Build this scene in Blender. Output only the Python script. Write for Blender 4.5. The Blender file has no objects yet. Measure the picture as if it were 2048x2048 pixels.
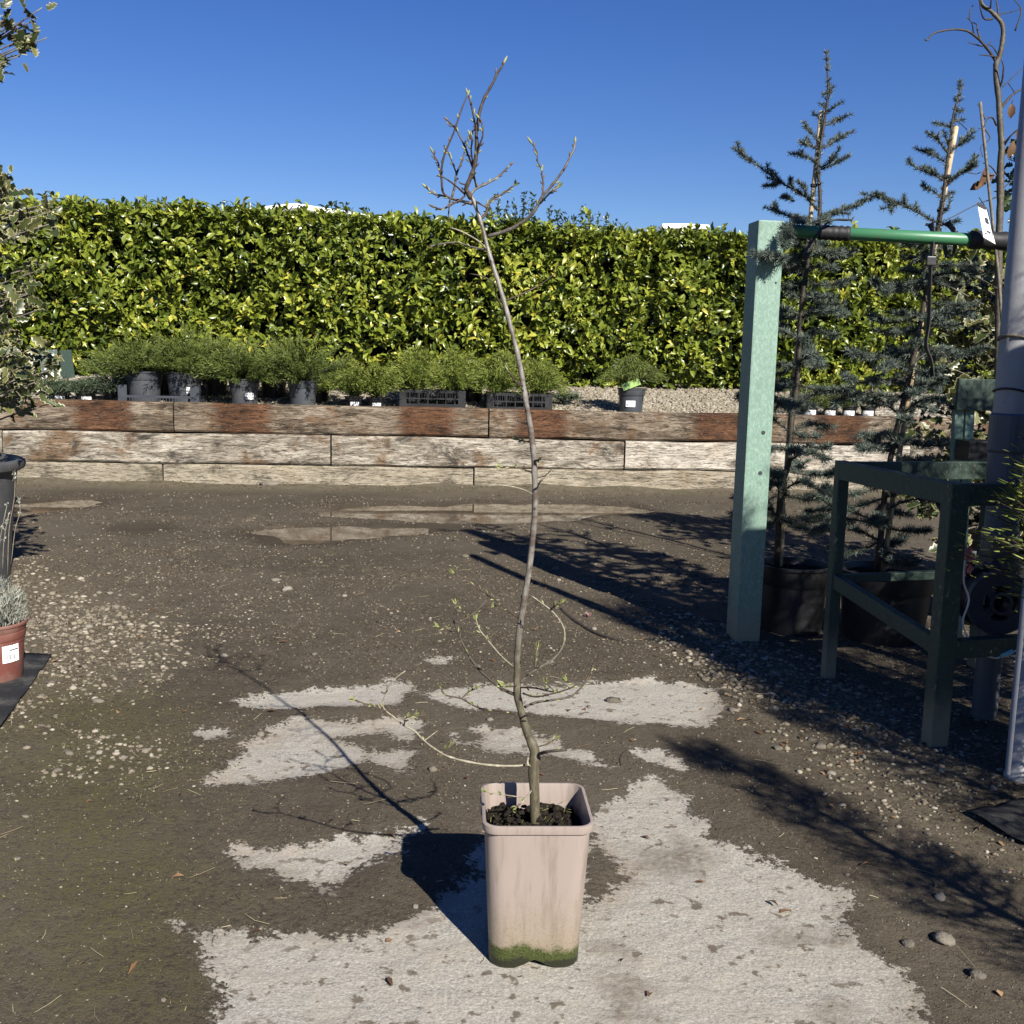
import bpy, bmesh, math, random
import numpy as np
from mathutils import Vector, Matrix
random.seed(7); rng = np.random.default_rng(11)
SC = bpy.context.scene
COL = SC.collection
# ------------------------------------------------------------------ camera
F = 2100.0; H = 1.12; P = math.radians(8.24); R = math.radians(1.4)
cam_d = bpy.data.cameras.new('camera'); cam = bpy.data.objects.new('camera', cam_d); COL.objects.link(cam)
cam_d.sensor_fit = 'HORIZONTAL'; cam_d.angle = 2*math.atan(1024/F); cam_d.clip_start = .02; cam_d.clip_end = 3000
cam.matrix_world = Matrix.Translation((0, 0, H)) @ Matrix.Rotation(math.pi/2-P, 4, 'X') @ Matrix.Rotation(R, 4, 'Z')
SC.camera = cam
# ------------------------------------------------------------------ light
SUN_TO = Vector((-.672, 1.273, -1)).normalized()
ELEV = math.asin(-SUN_TO.z)
W = bpy.data.worlds.new('World'); SC.world = W; W.use_nodes = True
wn = W.node_tree.nodes; wl = W.node_tree.links
sky = wn.new('ShaderNodeTexSky'); sky.sky_type = 'NISHITA'; sky.sun_disc = False
sky.sun_elevation = ELEV; sky.sun_rotation = math.atan2(-SUN_TO.x, -SUN_TO.y)
sky.air_density = 1.0; sky.dust_density = 0.0; sky.ozone_density = 4.0; sky.altitude = 300
hsv = wn.new('ShaderNodeHueSaturation'); hsv.inputs['Hue'].default_value = .52; hsv.inputs['Saturation'].default_value = 1.27; hsv.inputs['Value'].default_value = 1.0; wl.new(sky.outputs[0], hsv.inputs['Color']); wl.new(hsv.outputs[0], wn['Background'].inputs[0]); wn['Background'].inputs[1].default_value = .051
sl = bpy.data.lights.new('sun', 'SUN'); sl.energy = 5.0; sl.angle = math.radians(.5); sl.color = (1, .95, .87)
so = bpy.data.objects.new('sun', sl); COL.objects.link(so); so.rotation_euler = SUN_TO.to_track_quat('-Z', 'Y').to_euler()
so.location = (6, -11, 9)
SC.view_settings.view_transform = 'Standard'; SC.view_settings.look = 'None'
SC.view_settings.exposure = 1.0; SC.view_settings.gamma = 1; SC.view_settings.use_curve_mapping = False

# ------------------------------------------------------------------ photo geometry
def ray(x, y):
    u = (x-1024)/F; v = -(y-1024)/F; c, s = math.cos(R), math.sin(R)
    u2 = u*c-v*s; v2 = u*s+v*c
    return np.array([u2, math.cos(P)+v2*math.sin(P), -math.sin(P)+v2*math.cos(P)])
O0 = np.array([0, 0, H])
def pg(x, y, z=0.):
    d = ray(x, y); return O0+d*((z-H)/d[2])
def px(x, y, Y):
    d = ray(x, y); return O0+d*(Y/d[1])
def proj(X, Y, Z):
    z = np.asarray(Z)-H
    dep = Y*math.cos(P)-z*math.sin(P); v2 = (Y*math.sin(P)+z*math.cos(P))/dep; u2 = X/dep
    c, s = math.cos(R), math.sin(R)
    u = u2*c+v2*s; v = -u2*s+v2*c
    return 1024+u*F, 1024-v*F

# ------------------------------------------------------------------ helpers
def mesh(name, V, Fc, attrs=None, smooth=False):
    me = bpy.data.meshes.new(name)
    V = np.asarray(V, dtype=np.float32).reshape(-1, 3)
    if isinstance(Fc, np.ndarray):
        n, k = Fc.shape
        me.vertices.add(len(V)); me.vertices.foreach_set('co', V.ravel())
        me.loops.add(n*k); me.loops.foreach_set('vertex_index', Fc.astype(np.int32).ravel())
        me.polygons.add(n); me.polygons.foreach_set('loop_start', np.arange(0, n*k, k, dtype=np.int32))
        me.update(calc_edges=True)
    else:
        me.from_pydata(V.tolist(), [], [list(map(int, f)) for f in Fc]); me.update()
    if smooth:
        me.polygons.foreach_set('use_smooth', np.ones(len(me.polygons), dtype=bool))
    for k, a in (attrs or {}).items():
        at = me.attributes.new(k, 'FLOAT', 'POINT'); at.data.foreach_set('value', np.asarray(a, dtype=np.float32))
    return me
def ob(name, me, mat=None, parent=None, loc=None, rot=None, scale=None):
    o = bpy.data.objects.new(name, me); COL.objects.link(o)
    if mat is not None and me is not None and not me.materials: me.materials.append(mat)
    if parent: o.parent = parent
    if loc is not None: o.location = tuple(float(q) for q in loc)
    if rot is not None: o.rotation_euler = rot
    if scale is not None: o.scale = scale
    return o
def tag(o, label, cat=None, group=None, kind=None):
    o['label'] = label
    if cat: o['category'] = cat
    if group: o['group'] = group
    if kind: o['kind'] = kind
    return o
def thing(name, label, cat, loc=(0, 0, 0), group=None, rz=0):
    o = ob(name, None, loc=loc, rot=(0, 0, rz)); return tag(o, label, cat, group)
class MB:
    def __init__(s): s.V = []; s.F = []; s.n = 0; s.A = []
    def add(s, V, Fc, a=0.):
        V = np.asarray(V, float); s.V.append(V); s.F += [[int(i)+s.n for i in f] for f in Fc]; s.n += len(V); s.A.append(np.full(len(V), a)); return s
    def build(s, name, mat, parent=None, smooth=False, **k):
        return ob(name, mesh(name, np.concatenate(s.V), s.F, {'rnd': np.concatenate(s.A)}, smooth), mat, parent, **k)
def tube(pts, rad, n=6, cap=True):
    pts = np.asarray(pts, float); m = len(pts)
    rad = np.full(m, rad) if np.isscalar(rad) else np.asarray(rad, float)
    T = np.gradient(pts, axis=0); T /= np.linalg.norm(T, axis=1)[:, None]+1e-12
    a = np.array([0, 0, 1.]) if abs(T[0][2]) < .9 else np.array([1., 0, 0])
    N = np.cross(T[0], a); N /= np.linalg.norm(N); V = []
    for i in range(m):
        N = N-T[i]*np.dot(N, T[i]); N /= np.linalg.norm(N)+1e-12; B = np.cross(T[i], N)
        for k in range(n):
            q = 2*math.pi*k/n; V.append(pts[i]+rad[i]*(math.cos(q)*N+math.sin(q)*B))
    Fc = [[i*n+k, i*n+(k+1) % n, (i+1)*n+(k+1) % n, (i+1)*n+k] for i in range(m-1) for k in range(n)]
    if cap: Fc += [list(range(n))[::-1], [(m-1)*n+k for k in range(n)]]
    return np.array(V), Fc
def catmull(pts, k=4):
    p = np.asarray(pts, float)
    if len(p) < 3: return np.array([p[0]+(p[1]-p[0])*t for t in np.linspace(0, 1, k+1)])
    q = np.vstack([2*p[0]-p[1], p, 2*p[-1]-p[-2]]); out = []
    for i in range(1, len(q)-2):
        for t in np.arange(k)/k:
            out.append(.5*((2*q[i])+(-q[i-1]+q[i+1])*t+(2*q[i-1]-5*q[i]+4*q[i+1]-q[i+2])*t*t+(-q[i-1]+3*q[i]-3*q[i+1]+q[i+2])*t**3))
    out.append(p[-1]); return np.array(out)
def lathe(prof, n=32):
    m = len(prof); V = []
    for r, z in prof:
        for k in range(n):
            q = 2*math.pi*k/n; V.append((r*math.cos(q), r*math.sin(q), z))
    Fc = [[i*n+k, i*n+(k+1) % n, (i+1)*n+(k+1) % n, (i+1)*n+k] for i in range(m-1) for k in range(n)]
    return np.array(V), Fc
def bx(c, s, M=None):
    c = np.array(c, float); h = np.array(s, float)/2
    V = np.array([(x, y, z) for x in (-1, 1) for y in (-1, 1) for z in (-1, 1)])*h
    V = V@np.array(M).T+c if M is not None else V+c
    return V, [[0, 1, 3, 2], [4, 6, 7, 5], [0, 4, 5, 1], [2, 3, 7, 6], [0, 2, 6, 4], [1, 5, 7, 3]]
def beam(a, b, w, h, up=(0, 0, 1)):
    a = np.array(a, float); b = np.array(b, float); d = b-a; L = np.linalg.norm(d); d /= L
    s = np.cross(d, up); s /= np.linalg.norm(s); u = np.cross(s, d)
    return bx((a+b)/2, (L, w, h), np.stack([d, s, u], 1))
def bevel(o, w=.003, seg=2):
    bm = bmesh.new(); bm.from_mesh(o.data)
    bmesh.ops.bevel(bm, geom=bm.edges[:], offset=w, segments=seg, affect='EDGES', profile=.6); bm.to_mesh(o.data); bm.free(); return o
def vnoise(x, y, s=1., seed=0):
    x = np.asarray(x)*s+seed*17.3; y = np.asarray(y)*s+seed*7.7
    xi = np.floor(x).astype(np.int64); yi = np.floor(y).astype(np.int64); fx = x-xi; fy = y-yi
    def h(a, b):
        n = (a*374761393+b*668265263+seed*1274126177) & 0x7fffffff; n = ((n ^ (n >> 13))*1274126177) & 0x7fffffff
        return ((n ^ (n >> 16)) & 0xffff)/65535.
    fx = fx*fx*(3-2*fx); fy = fy*fy*(3-2*fy)
    return (h(xi, yi)*(1-fx)+h(xi+1, yi)*fx)*(1-fy)+(h(xi, yi+1)*(1-fx)+h(xi+1, yi+1)*fx)*fy-.5
def sdpoly(X, Y, poly):
    poly = np.asarray(poly, float); d = np.full(X.shape, 1e9); ins = np.zeros(X.shape, bool)
    for i in range(len(poly)):
        a = poly[i]; b = poly[(i+1) % len(poly)]; e = b-a
        t = np.clip(((X-a[0])*e[0]+(Y-a[1])*e[1])/(e@e+1e-12), 0, 1)
        d = np.minimum(d, np.hypot(X-a[0]-t*e[0], Y-a[1]-t*e[1]))
        c = ((a[1] > Y) != (b[1] > Y))
        with np.errstate(divide='ignore', invalid='ignore'):
            xi = (b[0]-a[0])*(Y-a[1])/(b[1]-a[1]+1e-15)+a[0]
        ins ^= c & (X < xi)
    return np.where(ins, d, -d)
def unit(v): return v/(np.linalg.norm(v, axis=-1, keepdims=True)+1e-12)
def rdir(n): return unit(rng.normal(size=(n, 3)))
# leaf templates: rows of (t, halfwidth, z, fold)
def leaf_tpl(rows):
    V = []; E = []
    for t, w, z, f in rows:
        V += [(t, -w, z+f), (t, 0, z), (t, w, z+f)]; E += [1, 0, 1]
    Fc = []
    for i in range(len(rows)-1):
        a = i*3; Fc += [[a, a+1, a+4, a+3], [a+1, a+2, a+5, a+4]]
    return np.array(V), np.array(Fc), np.array(E, float)
LAUREL = leaf_tpl([(0, .06, 0, 0), (.3, .42, .03, .09), (.68, .46, .0, .10), (1, .03, -.09, .0)])
SMALL = leaf_tpl([(0, .1, 0, 0), (.5, .5, .03, .1), (1, .04, -.05, 0)])
HOLLY = leaf_tpl([(0, .08, 0, 0), (.2, .46, .04, .16), (.34, .28, .03, .05), (.52, .52, .03, .17), (.66, .27, .0, .05), (.82, .34, -.02, .13), (1, .03, -.1, .03)])
def leaves(Pp, D, N, L, Wd, tpl, rnd=None):
    V0, F0, E0 = tpl; n = len(Pp); D = unit(D); S = unit(np.cross(N, D)); N = np.cross(D, S)
    L = np.broadcast_to(L, n)[:, None, None]; Wd = np.broadcast_to(Wd, n)[:, None, None]
    V = Pp[:, None]+L*V0[None, :, 0:1]*D[:, None]+Wd*V0[None, :, 1:2]*S[:, None]+L*V0[None, :, 2:3]*N[:, None]
    Fc = (F0[None]+(np.arange(n)*len(V0))[:, None, None]).reshape(-1, F0.shape[1])
    rnd = rng.random(n) if rnd is None else rnd
    return V.reshape(-1, 3), Fc, {'rnd': np.repeat(rnd, len(V0)), 'edge': np.tile(E0, n)}
def blades(Pp, D, L, Wd, rnd=None):
    n = len(Pp); D = unit(D); S = unit(np.cross(D, rdir(n))); L = np.broadcast_to(L, n)[:, None]; Wd = np.broadcast_to(Wd, n)[:, None]
    V = np.stack([Pp-S*Wd*.5, Pp+S*Wd*.5, Pp+D*L*.55+S*Wd*.45, Pp+D*L, Pp+D*L*.55-S*Wd*.45], 1)
    i = np.arange(n)[:, None]*5
    Fc = np.concatenate([i+np.array([[0, 1, 2]]), i+np.array([[0, 2, 4]]), i+np.array([[4, 2, 3]])], 0)
    rnd = rng.random(n) if rnd is None else rnd
    return V.reshape(-1, 3), Fc, {'rnd': np.repeat(rnd, 5)}

# ------------------------------------------------------------------ materials
class NT:
    def __init__(s, name):
        s.m = bpy.data.materials.new(name); s.m.use_nodes = True; s.t = s.m.node_tree; s.b = s.t.nodes['Principled BSDF']; s.out = s.t.nodes['Material Output']
        s.tc = s.t.nodes.new('ShaderNodeTexCoord')
    def n(s, ty, **k):
        q = s.t.nodes.new('ShaderNode'+ty)
        for a, v in k.items(): setattr(q, a, v)
        return q
    def l(s, a, b): s.t.links.new(a, b)
    def sv(s, sock, v):
        if hasattr(v, 'is_linked') or isinstance(v, bpy.types.NodeSocket): s.l(v, sock)
        else: sock.default_value = v
    def coord(s, scale=(1, 1, 1), rnd=False, src='Object'):
        mp = s.n('Mapping'); s.l(s.tc.outputs[src], mp.inputs[0]); mp.inputs['Scale'].default_value = scale
        if rnd:
            oi = s.n('ObjectInfo'); mu = s.math('MULTIPLY', oi.outputs['Random'], 37.); c = s.n('CombineXYZ')
            s.l(mu, c.inputs[0]); s.l(mu, c.inputs[1]); s.l(mu, c.inputs[2]); s.l(c.outputs[0], mp.inputs['Location'])
        return mp.outputs[0]
    def noise(s, co, scale, detail=4, rough=.6, dist=0.):
        q = s.n('TexNoise'); s.l(co, q.inputs['Vector']); q.inputs['Scale'].default_value = scale; q.inputs['Detail'].default_value = detail
        q.inputs['Roughness'].default_value = rough; q.inputs['Distortion'].default_value = dist; return q.outputs[0]
    def vor(s, co, scale, out='Distance', feat='F1'):
        q = s.n('TexVoronoi'); q.feature = feat; s.l(co, q.inputs['Vector']); q.inputs['Scale'].default_value = scale; return q.outputs[out]
    def math(s, op, a, b=0., c=None, clamp=False):
        q = s.n('Math', operation=op); q.use_clamp = clamp; s.sv(q.inputs[0], a); s.sv(q.inputs[1], b)
        if c is not None: s.sv(q.inputs[2], c)
        return q.outputs[0]
    def ss(s, v, a, b):
        q = s.n('MapRange'); q.interpolation_type = 'SMOOTHSTEP'; s.sv(q.inputs[0], v); q.inputs[1].default_value = a; q.inputs[2].default_value = b; return q.outputs[0]
    def ramp(s, v, stops):
        q = s.n('ValToRGB'); s.sv(q.inputs[0], v); e = q.color_ramp.elements
        while len(e) < len(stops): e.new(.5)
        for i, (p, c) in enumerate(stops): e[i].position = p; e[i].color = (*c, 1) if len(c) == 3 else c
        return q.outputs[0]
    def mix(s, f, a, b, mode='MIX'):
        q = s.n('Mix', data_type='RGBA', blend_type=mode); s.sv(q.inputs[0], f)
        for i, v in ((6, a), (7, b)):
            if isinstance(v, tuple): q.inputs[i].default_value = (*v, 1) if len(v) == 3 else v
            else: s.l(v, q.inputs[i])
        return q.outputs[2]
    def attr(s, name, ty='GEOMETRY'):
        q = s.n('Attribute'); q.attribute_name = name; q.attribute_type = ty; return q.outputs['Fac']
    def bump(s, h, st=.3, d=.01, chain=None):
        q = s.n('Bump'); s.l(h, q.inputs['Height']); s.sv(q.inputs['Strength'], st); q.inputs['Distance'].default_value = d
        if chain is not None: s.l(chain, q.inputs['Normal'])
        return q.outputs[0]
    def fin(s, col=None, rough=.6, spec=.3, nrm=None, metal=0.):
        if col is not None: s.sv(s.b.inputs['Base Color'], (*col, 1) if isinstance(col, tuple) and len(col) == 3 else col)
        s.sv(s.b.inputs['Roughness'], rough); s.b.inputs['Specular IOR Level'].default_value = spec; s.b.inputs['Metallic'].default_value = metal
        if nrm is not None: s.l(nrm, s.b.inputs['Normal'])
        return s.m
    def trans(s, col, f):
        t = s.n('BsdfTranslucent'); s.sv(t.inputs[0], col); mx = s.n('MixShader'); mx.inputs[0].default_value = f
        s.l(s.b.outputs[0], mx.inputs[1]); s.l(t.outputs[0], mx.inputs[2]); s.l(mx.outputs[0], s.out.inputs[0]); return s.m

def plastic(name, c, rough=.45, dirt=(.16, .13, .1), damt=.35, zmoss=None):
    t = NT(name); co = t.coord(rnd=True); n1 = t.noise(co, 9, 6, .65); n2 = t.noise(co, 70, 4, .7)
    f = t.math('MULTIPLY', t.ss(n1, .42, .75), damt); col = t.mix(f, c, dirt)
    col = t.mix(t.math('MULTIPLY', t.ss(n2, .58, .75), .35*damt/.35), col, dirt)
    return t.fin(col, t.math('ADD', t.math('MULTIPLY', n1, .3), rough-.12), .4, t.bump(n2, .12, .002))
def leafmat(name, stops, rough=.38, tr=.18, spec=.5, edge=None):
    t = NT(name); col = t.ramp(t.attr('rnd'), stops)
    if edge:
        n = t.noise(t.coord(), 25, 2); e = t.math('ADD', t.attr('edge'), t.math('MULTIPLY', t.math('SUBTRACT', n, .5), .7))
        col = t.mix(t.ss(e, .74, .86), col, edge)
    t.fin(col, rough, spec); return t.trans(col, tr) if tr else t.m
def barkmat(name, a, b, c, scale=1., rough=.6):
    t = NT(name); co = t.coord((1, 1, 1)); n = t.noise(co, 40*scale, 5, .7); n2 = t.noise(co, 9*scale, 4, .6)
    col = t.ramp(n, [(.3, a), (.55, b), (.8, c)]); col = t.mix(t.ss(n2, .5, .75), col, tuple(q*.55 for q in b))
    return t.fin(col, rough, .35, t.bump(n, .5, .002))

M = {}
M['laurel'] = leafmat('laurel_leaf', [(0, (.045, .07, .01)), (.35, (.13, .17, .02)), (.7, (.25, .285, .035)), (.92, (.37, .38, .06)), (1, (.46, .40, .07))], .33, .22, .55)
M['holly'] = leafmat('holly_leaf', [(0, (.022, .034, .01)), (.6, (.045, .06, .018)), (1, (.13, .13, .045))], .36, .12, .45, (.31, .28, .16))
M['dark_leaf'] = leafmat('dark_leaf', [(0, (.012, .022, .006)), (1, (.04, .065, .018))], .35, .1, .5)
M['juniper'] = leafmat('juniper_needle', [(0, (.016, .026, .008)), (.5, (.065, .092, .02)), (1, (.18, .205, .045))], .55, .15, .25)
M['juniper_lime'] = leafmat('juniper_lime', [(0, (.016, .03, .007)), (.5, (.085, .122, .02)), (1, (.24, .26, .05))], .55, .18, .25)
M['juniper_blue'] = leafmat('juniper_blue', [(0, (.02, .036, .018)), (.5, (.05, .075, .04)), (1, (.11, .13, .08))], .55, .12, .25)
M['cedar'] = leafmat('cedar_needle', [(0, (.026, .038, .03)), (.5, (.07, .092, .076)), (1, (.17, .2, .165))], .5, .08, .3)
M['lavender'] = leafmat('lavender_leaf', [(0, (.12, .13, .10)), (.5, (.24, .25, .20)), (1, (.36, .36, .31))], .6, .1, .2)
M['bud'] = leafmat('bud_green', [(0, (.13, .15, .045)), (.5, (.21, .23, .085)), (1, (.32, .32, .15))], .5, .15, .3)
M['budscale'] = leafmat('bud_scale', [(0, (.07, .035, .02)), (1, (.2, .17, .09))], .5, 0, .3)
M['dry_leaf'] = leafmat('dry_leaf', [(0, (.06, .03, .015)), (.6, (.16, .09, .045)), (1, (.34, .22, .12))], .6, .1, .25)
M['straw'] = leafmat('straw', [(0, (.10, .07, .04)), (.5, (.3, .24, .14)), (1, (.5, .43, .28))], .7, 0, .2)
M['grass'] = leafmat('grass_blade', [(0, (.08, .09, .02)), (.5, (.17, .17, .05)), (1, (.32, .3, .12))], .6, .15, .2)
M['sap_bark'] = barkmat('sapling_bark', (.055, .045, .035), (.13, .115, .095), (.26, .24, .2), 2.2, .5)
t = NT('sapling_trunk_bark'); co = t.coord(); n = t.noise(t.coord((1, 1, .35)), 130, 5, .7); z = t.n('SeparateXYZ'); t.l(co, z.inputs[0])
low = t.ramp(n, [(.3, (.04, .034, .022)), (.55, (.095, .082, .052)), (.8, (.19, .17, .115))]); up = t.ramp(n, [(.3, (.095, .083, .07)), (.55, (.19, .172, .15)), (.8, (.31, .29, .26))])
ban = t.noise(t.coord((1, 1, 3)), 9, 3); up = t.mix(t.math('MULTIPLY', t.ss(ban, .48, .6), .8), up, (.07, .05, .038))
M['sap_trunk'] = t.fin(t.mix(t.ss(z.outputs[2], .45, .75), low, up), .42, .4, t.bump(n, .5, .002))
M['twig'] = barkmat('twig_bark', (.028, .02, .014), (.07, .05, .036), (.15, .11, .08), 3)
M['pale_twig'] = barkmat('pale_twig_bark', (.14, .12, .085), (.26, .235, .17), (.42, .39, .3), 3)
M['bark_grey'] = barkmat('grey_bark', (.06, .05, .038), (.15, .13, .1), (.3, .27, .22), 1.6)
M['bark_dark'] = barkmat('dark_bark', (.02, .016, .012), (.05, .04, .03), (.1, .08, .06), 1.5)
M['bark_tree'] = barkmat('tree_bark', (.035, .03, .022), (.085, .072, .052), (.18, .16, .125), 1.6)
M['bamboo'] = barkmat('bamboo', (.3, .22, .13), (.46, .36, .22), (.58, .48, .33), .8, .45)
M['pot_black'] = plastic('black_plastic', (.014, .014, .016), .42, (.07, .06, .05), .3)
M['pot_grey'] = plastic('grey_plastic', (.045, .05, .058), .42, (.1, .09, .08), .35)
M['crate'] = plastic('black_crate_plastic', (.012, .012, .013), .4, (.05, .05, .05), .25)
M['tray'] = plastic('grey_tray_plastic', (.035, .04, .05), .4, (.08, .08, .08), .25)
M['bigpot'] = plastic('charcoal_plastic', (.05, .051, .054), .5, (.12, .11, .10), .5)
M['redpot'] = plastic('red_plastic', (.155, .05, .038), .55, (.2, .13, .1), .7)
M['rubber'] = plastic('black_rubber', (.013, .013, .014), .55, (.05, .05, .05), .3)
M['navy'] = plastic('navy_plastic', (.03, .036, .055), .35, (.1, .1, .1), .3)
M['pvc'] = plastic('grey_pvc', (.25, .25, .252), .38, (.13, .13, .13), .5)
M['pvc_dark'] = plastic('dark_pvc', (.07, .08, .10), .4, (.14, .14, .14), .3)
M['white'] = plastic('white_label', (.78, .78, .76), .4, (.4, .4, .38), .15)
M['ink'] = NT('ink').fin((.03, .03, .04), .6)
M['white_roof'] = plastic('white_roof', (.82, .82, .82), .5, (.6, .6, .6), .1)
M['cable'] = NT('white_cable').fin((.7, .7, .68), .45); M['blue'] = NT('blue_connector').fin((.25, .5, .6), .4)
M['pink'] = plastic('pink_film', (.5, .16, .15), .4, (.3, .1, .1), .3)
M['rust'] = plastic('rusty_steel', (.05, .025, .015), .7, (.12, .05, .02), .5)
M['mat'] = None
# painted green timber
def greenpaint(name, c, worn=.5, lift=.05):
    t = NT(name); co = t.coord((1, 1, .6), rnd=True); n = t.noise(co, 120, 6, .75); n2 = t.noise(co, 6, 5, .65); n3 = t.noise(t.coord((1, 1, .06), rnd=True), 120, 3)
    col = t.mix(t.math('MULTIPLY', t.ss(n, .42, .68), .75), c, tuple(min(.8, q*1.45+lift*.7) for q in c)); col = t.mix(t.math('MULTIPLY', t.ss(n2, .5, .7), .5), col, tuple(q*.6 for q in c))
    wear = t.math('MULTIPLY', t.ss(t.math('ADD', n, t.math('MULTIPLY', n2, .5)), .86, .95), worn); col = t.mix(wear, col, (.23, .19, .14))
    zz = t.n('SeparateXYZ'); t.l(t.tc.outputs['Object'], zz.inputs[0])
    foot = t.ss(t.math('ADD', zz.outputs[2], t.math('MULTIPLY', n2, .22)), .32, .14); col = t.mix(t.math('MULTIPLY', foot, .8), col, (.27, .23, .15))
    return t.fin(col, .55, .35, t.bump(t.math('ADD', n, n3), .35, .003))
M['green_post'] = greenpaint('green_post_paint', (.145, .225, .178), .4)
M['green_dark'] = greenpaint('green_table_paint', (.03, .05, .038), .8, .006)
t = NT('green_tube_paint'); n = t.noise(t.coord((1, 1, 1)), 30, 5, .7)
M['green_tube'] = t.fin(t.mix(t.ss(n, .6, .68), (.045, .16, .075), (.12, .07, .04)), .4, .5, t.bump(n, .15, .002))
# soil
t = NT('potting_soil'); co = t.coord(); n = t.noise(co, 90, 5, .75); v = t.vor(co, 120)
M['soil'] = t.fin(t.ramp(n, [(.3, (.006, .005, .004)), (.6, (.022, .017, .012)), (.8, (.07, .055, .035))]), .9, .15, t.bump(t.math('ADD', n, v), .9, .006))
# stones
t = NT('pebble'); col = t.ramp(t.attr('rnd'), [(0, (.05, .04, .026)), (.4, (.11, .09, .06)), (.8, (.2, .17, .12)), (1, (.42, .38, .31))]); n = t.noise(t.coord(), 60, 4)
M['pebble'] = t.fin(t.mix(.35, t.mix(.2, col, (.12, .096, .06)), t.mix(n, (.06, .05, .034), (.36, .32, .25))), .8, .2, t.bump(n, .3, .002))
t = NT('loose_stone'); oi = t.n('ObjectInfo'); col = t.ramp(oi.outputs['Random'], [(0, (.07, .058, .042)), (.6, (.14, .118, .088)), (1, (.30, .27, .225))]); n = t.noise(t.coord(), 3, 5)
M['stone'] = t.fin(t.mix(.35, col, t.mix(n, (.06, .05, .036), (.3, .27, .22))), .75, .25, t.bump(n, .4, .2))
# weathered sleepers
def woodmat(name, dark, mid, light, brown, bamt):
    t = NT(name); co = t.coord((.9, 4.5, 4.5), rnd=True); co1 = t.coord((1.3, 1.9, 1.9), rnd=True); cf = t.coord((3.2, 30, 30), rnd=True)
    n = t.noise(co, 2.6, 9, .78, 1.2); f = t.noise(cf, 3.4, 5, .75, .8); b = t.noise(co1, 1.7, 6, .72, .8); g = t.noise(t.coord((9, 14, 14), rnd=True), 6, 4, .7)
    col = t.ramp(n, [(.33, dark), (.46, mid), (.60, light)])
    col = t.mix(t.math('MULTIPLY', t.ss(b, .50, .62), bamt), col, t.mix(n, tuple(q*.5 for q in brown), tuple(q*1.6 for q in brown)))
    bk = t.noise(t.coord((.8, 1.6, 1.6), rnd=True), 2.9, 7, .78, .5); col = t.mix(t.math('MULTIPLY', t.ss(bk, .50, .64), .85), col, tuple(q*.42 for q in dark))
    m = None; sx = t.n('SeparateXYZ'); t.l(t.tc.outputs['Object'], sx.inputs[0])
    for a in ('rust_a', 'rust_b'):
        d = t.math('ABSOLUTE', t.math('SUBTRACT', sx.outputs[0], t.attr(a, 'OBJECT')))
        d = t.math('ADD', d, t.math('ADD', t.math('MULTIPLY', t.math('SUBTRACT', b, .5), .16), t.math('MULTIPLY', t.math('SUBTRACT', n, .5), .14))); k = t.ss(d, .30, .16); m = k if m is None else t.math('MAXIMUM', m, k)
    rc = t.ramp(t.math('ADD', t.math('MULTIPLY', n, .55), t.math('MULTIPLY', bk, .45)), [(.36, (.215, .115, .06)), (.47, (.115, .056, .03)), (.58, (.036, .02, .013))])
    col = t.mix(t.math('MULTIPLY', m, t.ss(g, .18, .5)), col, rc)
    col = t.mix(t.math('MULTIPLY', t.ss(f, .52, .38), .85), col, tuple(q*.22 for q in dark))
    hh = t.math('ADD', t.math('MULTIPLY', n, .6), t.math('MULTIPLY', f, .8))
    return t.fin(col, .85, .12, t.bump(hh, 1., .016))
M['wood_top'] = woodmat('sleeper_brown', (.055, .043, .032), (.13, .1, .07), (.29, .24, .18), (.12, .065, .033), .7)
M['wood_mid'] = woodmat('sleeper_grey', (.085, .073, .06), (.23, .2, .155), (.47, .425, .35), (.15, .085, .042), .75)
M['wood_pale'] = woodmat('sleeper_pale', (.2, .175, .14), (.38, .34, .28), (.58, .53, .45), (.3, .22, .13), .25)
M['wood_low'] = woodmat('sleeper_low', (.17, .145, .105), (.28, .242, .18), (.37, .325, .25), (.21, .165, .105), .5)
# puddle water
t = NT('puddle_water'); n = t.noise(t.coord((1, 1, 1)), 3, 2)
M['water'] = t.fin(t.mix(n, (.07, .053, .036), (.10, .078, .054)), .035, .55, t.bump(t.noise(t.coord(), 6, 2), .015, .01))
t = NT('woven_fabric'); co = t.coord(); w = t.n('TexWave'); t.l(co, w.inputs[0]); w.inputs['Scale'].default_value = 60; n = t.noise(co, 8, 5, .7); n2 = t.noise(co, 90, 3)
M['mat'] = t.fin(t.mix(t.ss(n, .42, .75), (.018, .019, .021), (.085, .08, .07)), .8, .2, t.bump(t.math('ADD', w.outputs['Fac'], n2), .3, .002))
# square pot : pinkish beige plastic, algae at the foot
t = NT('blush_plastic'); co = t.coord(); s3 = t.n('SeparateXYZ'); t.l(co, s3.inputs[0]); z = s3.outputs[2]
n = t.noise(co, 22, 6, .7); nf = t.noise(co, 260, 3, .7); st = t.noise(t.coord((1, 1, .12)), 60, 4, .65)
col = t.mix(t.ss(t.math('ADD', z, t.math('MULTIPLY', n, .12)), .24, .06), (.262, .215, .187), (.215, .175, .125))
col = t.mix(t.math('MULTIPLY', t.ss(st, .46, .72), .55), col, (.155, .122, .092))
spk = t.math('MULTIPLY', t.ss(nf, .54, .64), t.ss(t.math('ADD', z, t.math('MULTIPLY', n, .14)), .25, .07)); col = t.mix(t.math('MULTIPLY', spk, .75), col, (.12, .10, .05))
zm = t.math('ADD', z, t.math('ADD', t.math('MULTIPLY', t.math('SUBTRACT', t.noise(co, 13, 3), .5), .085), t.math('MULTIPLY', t.math('SUBTRACT', nf, .5), .03)))
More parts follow.
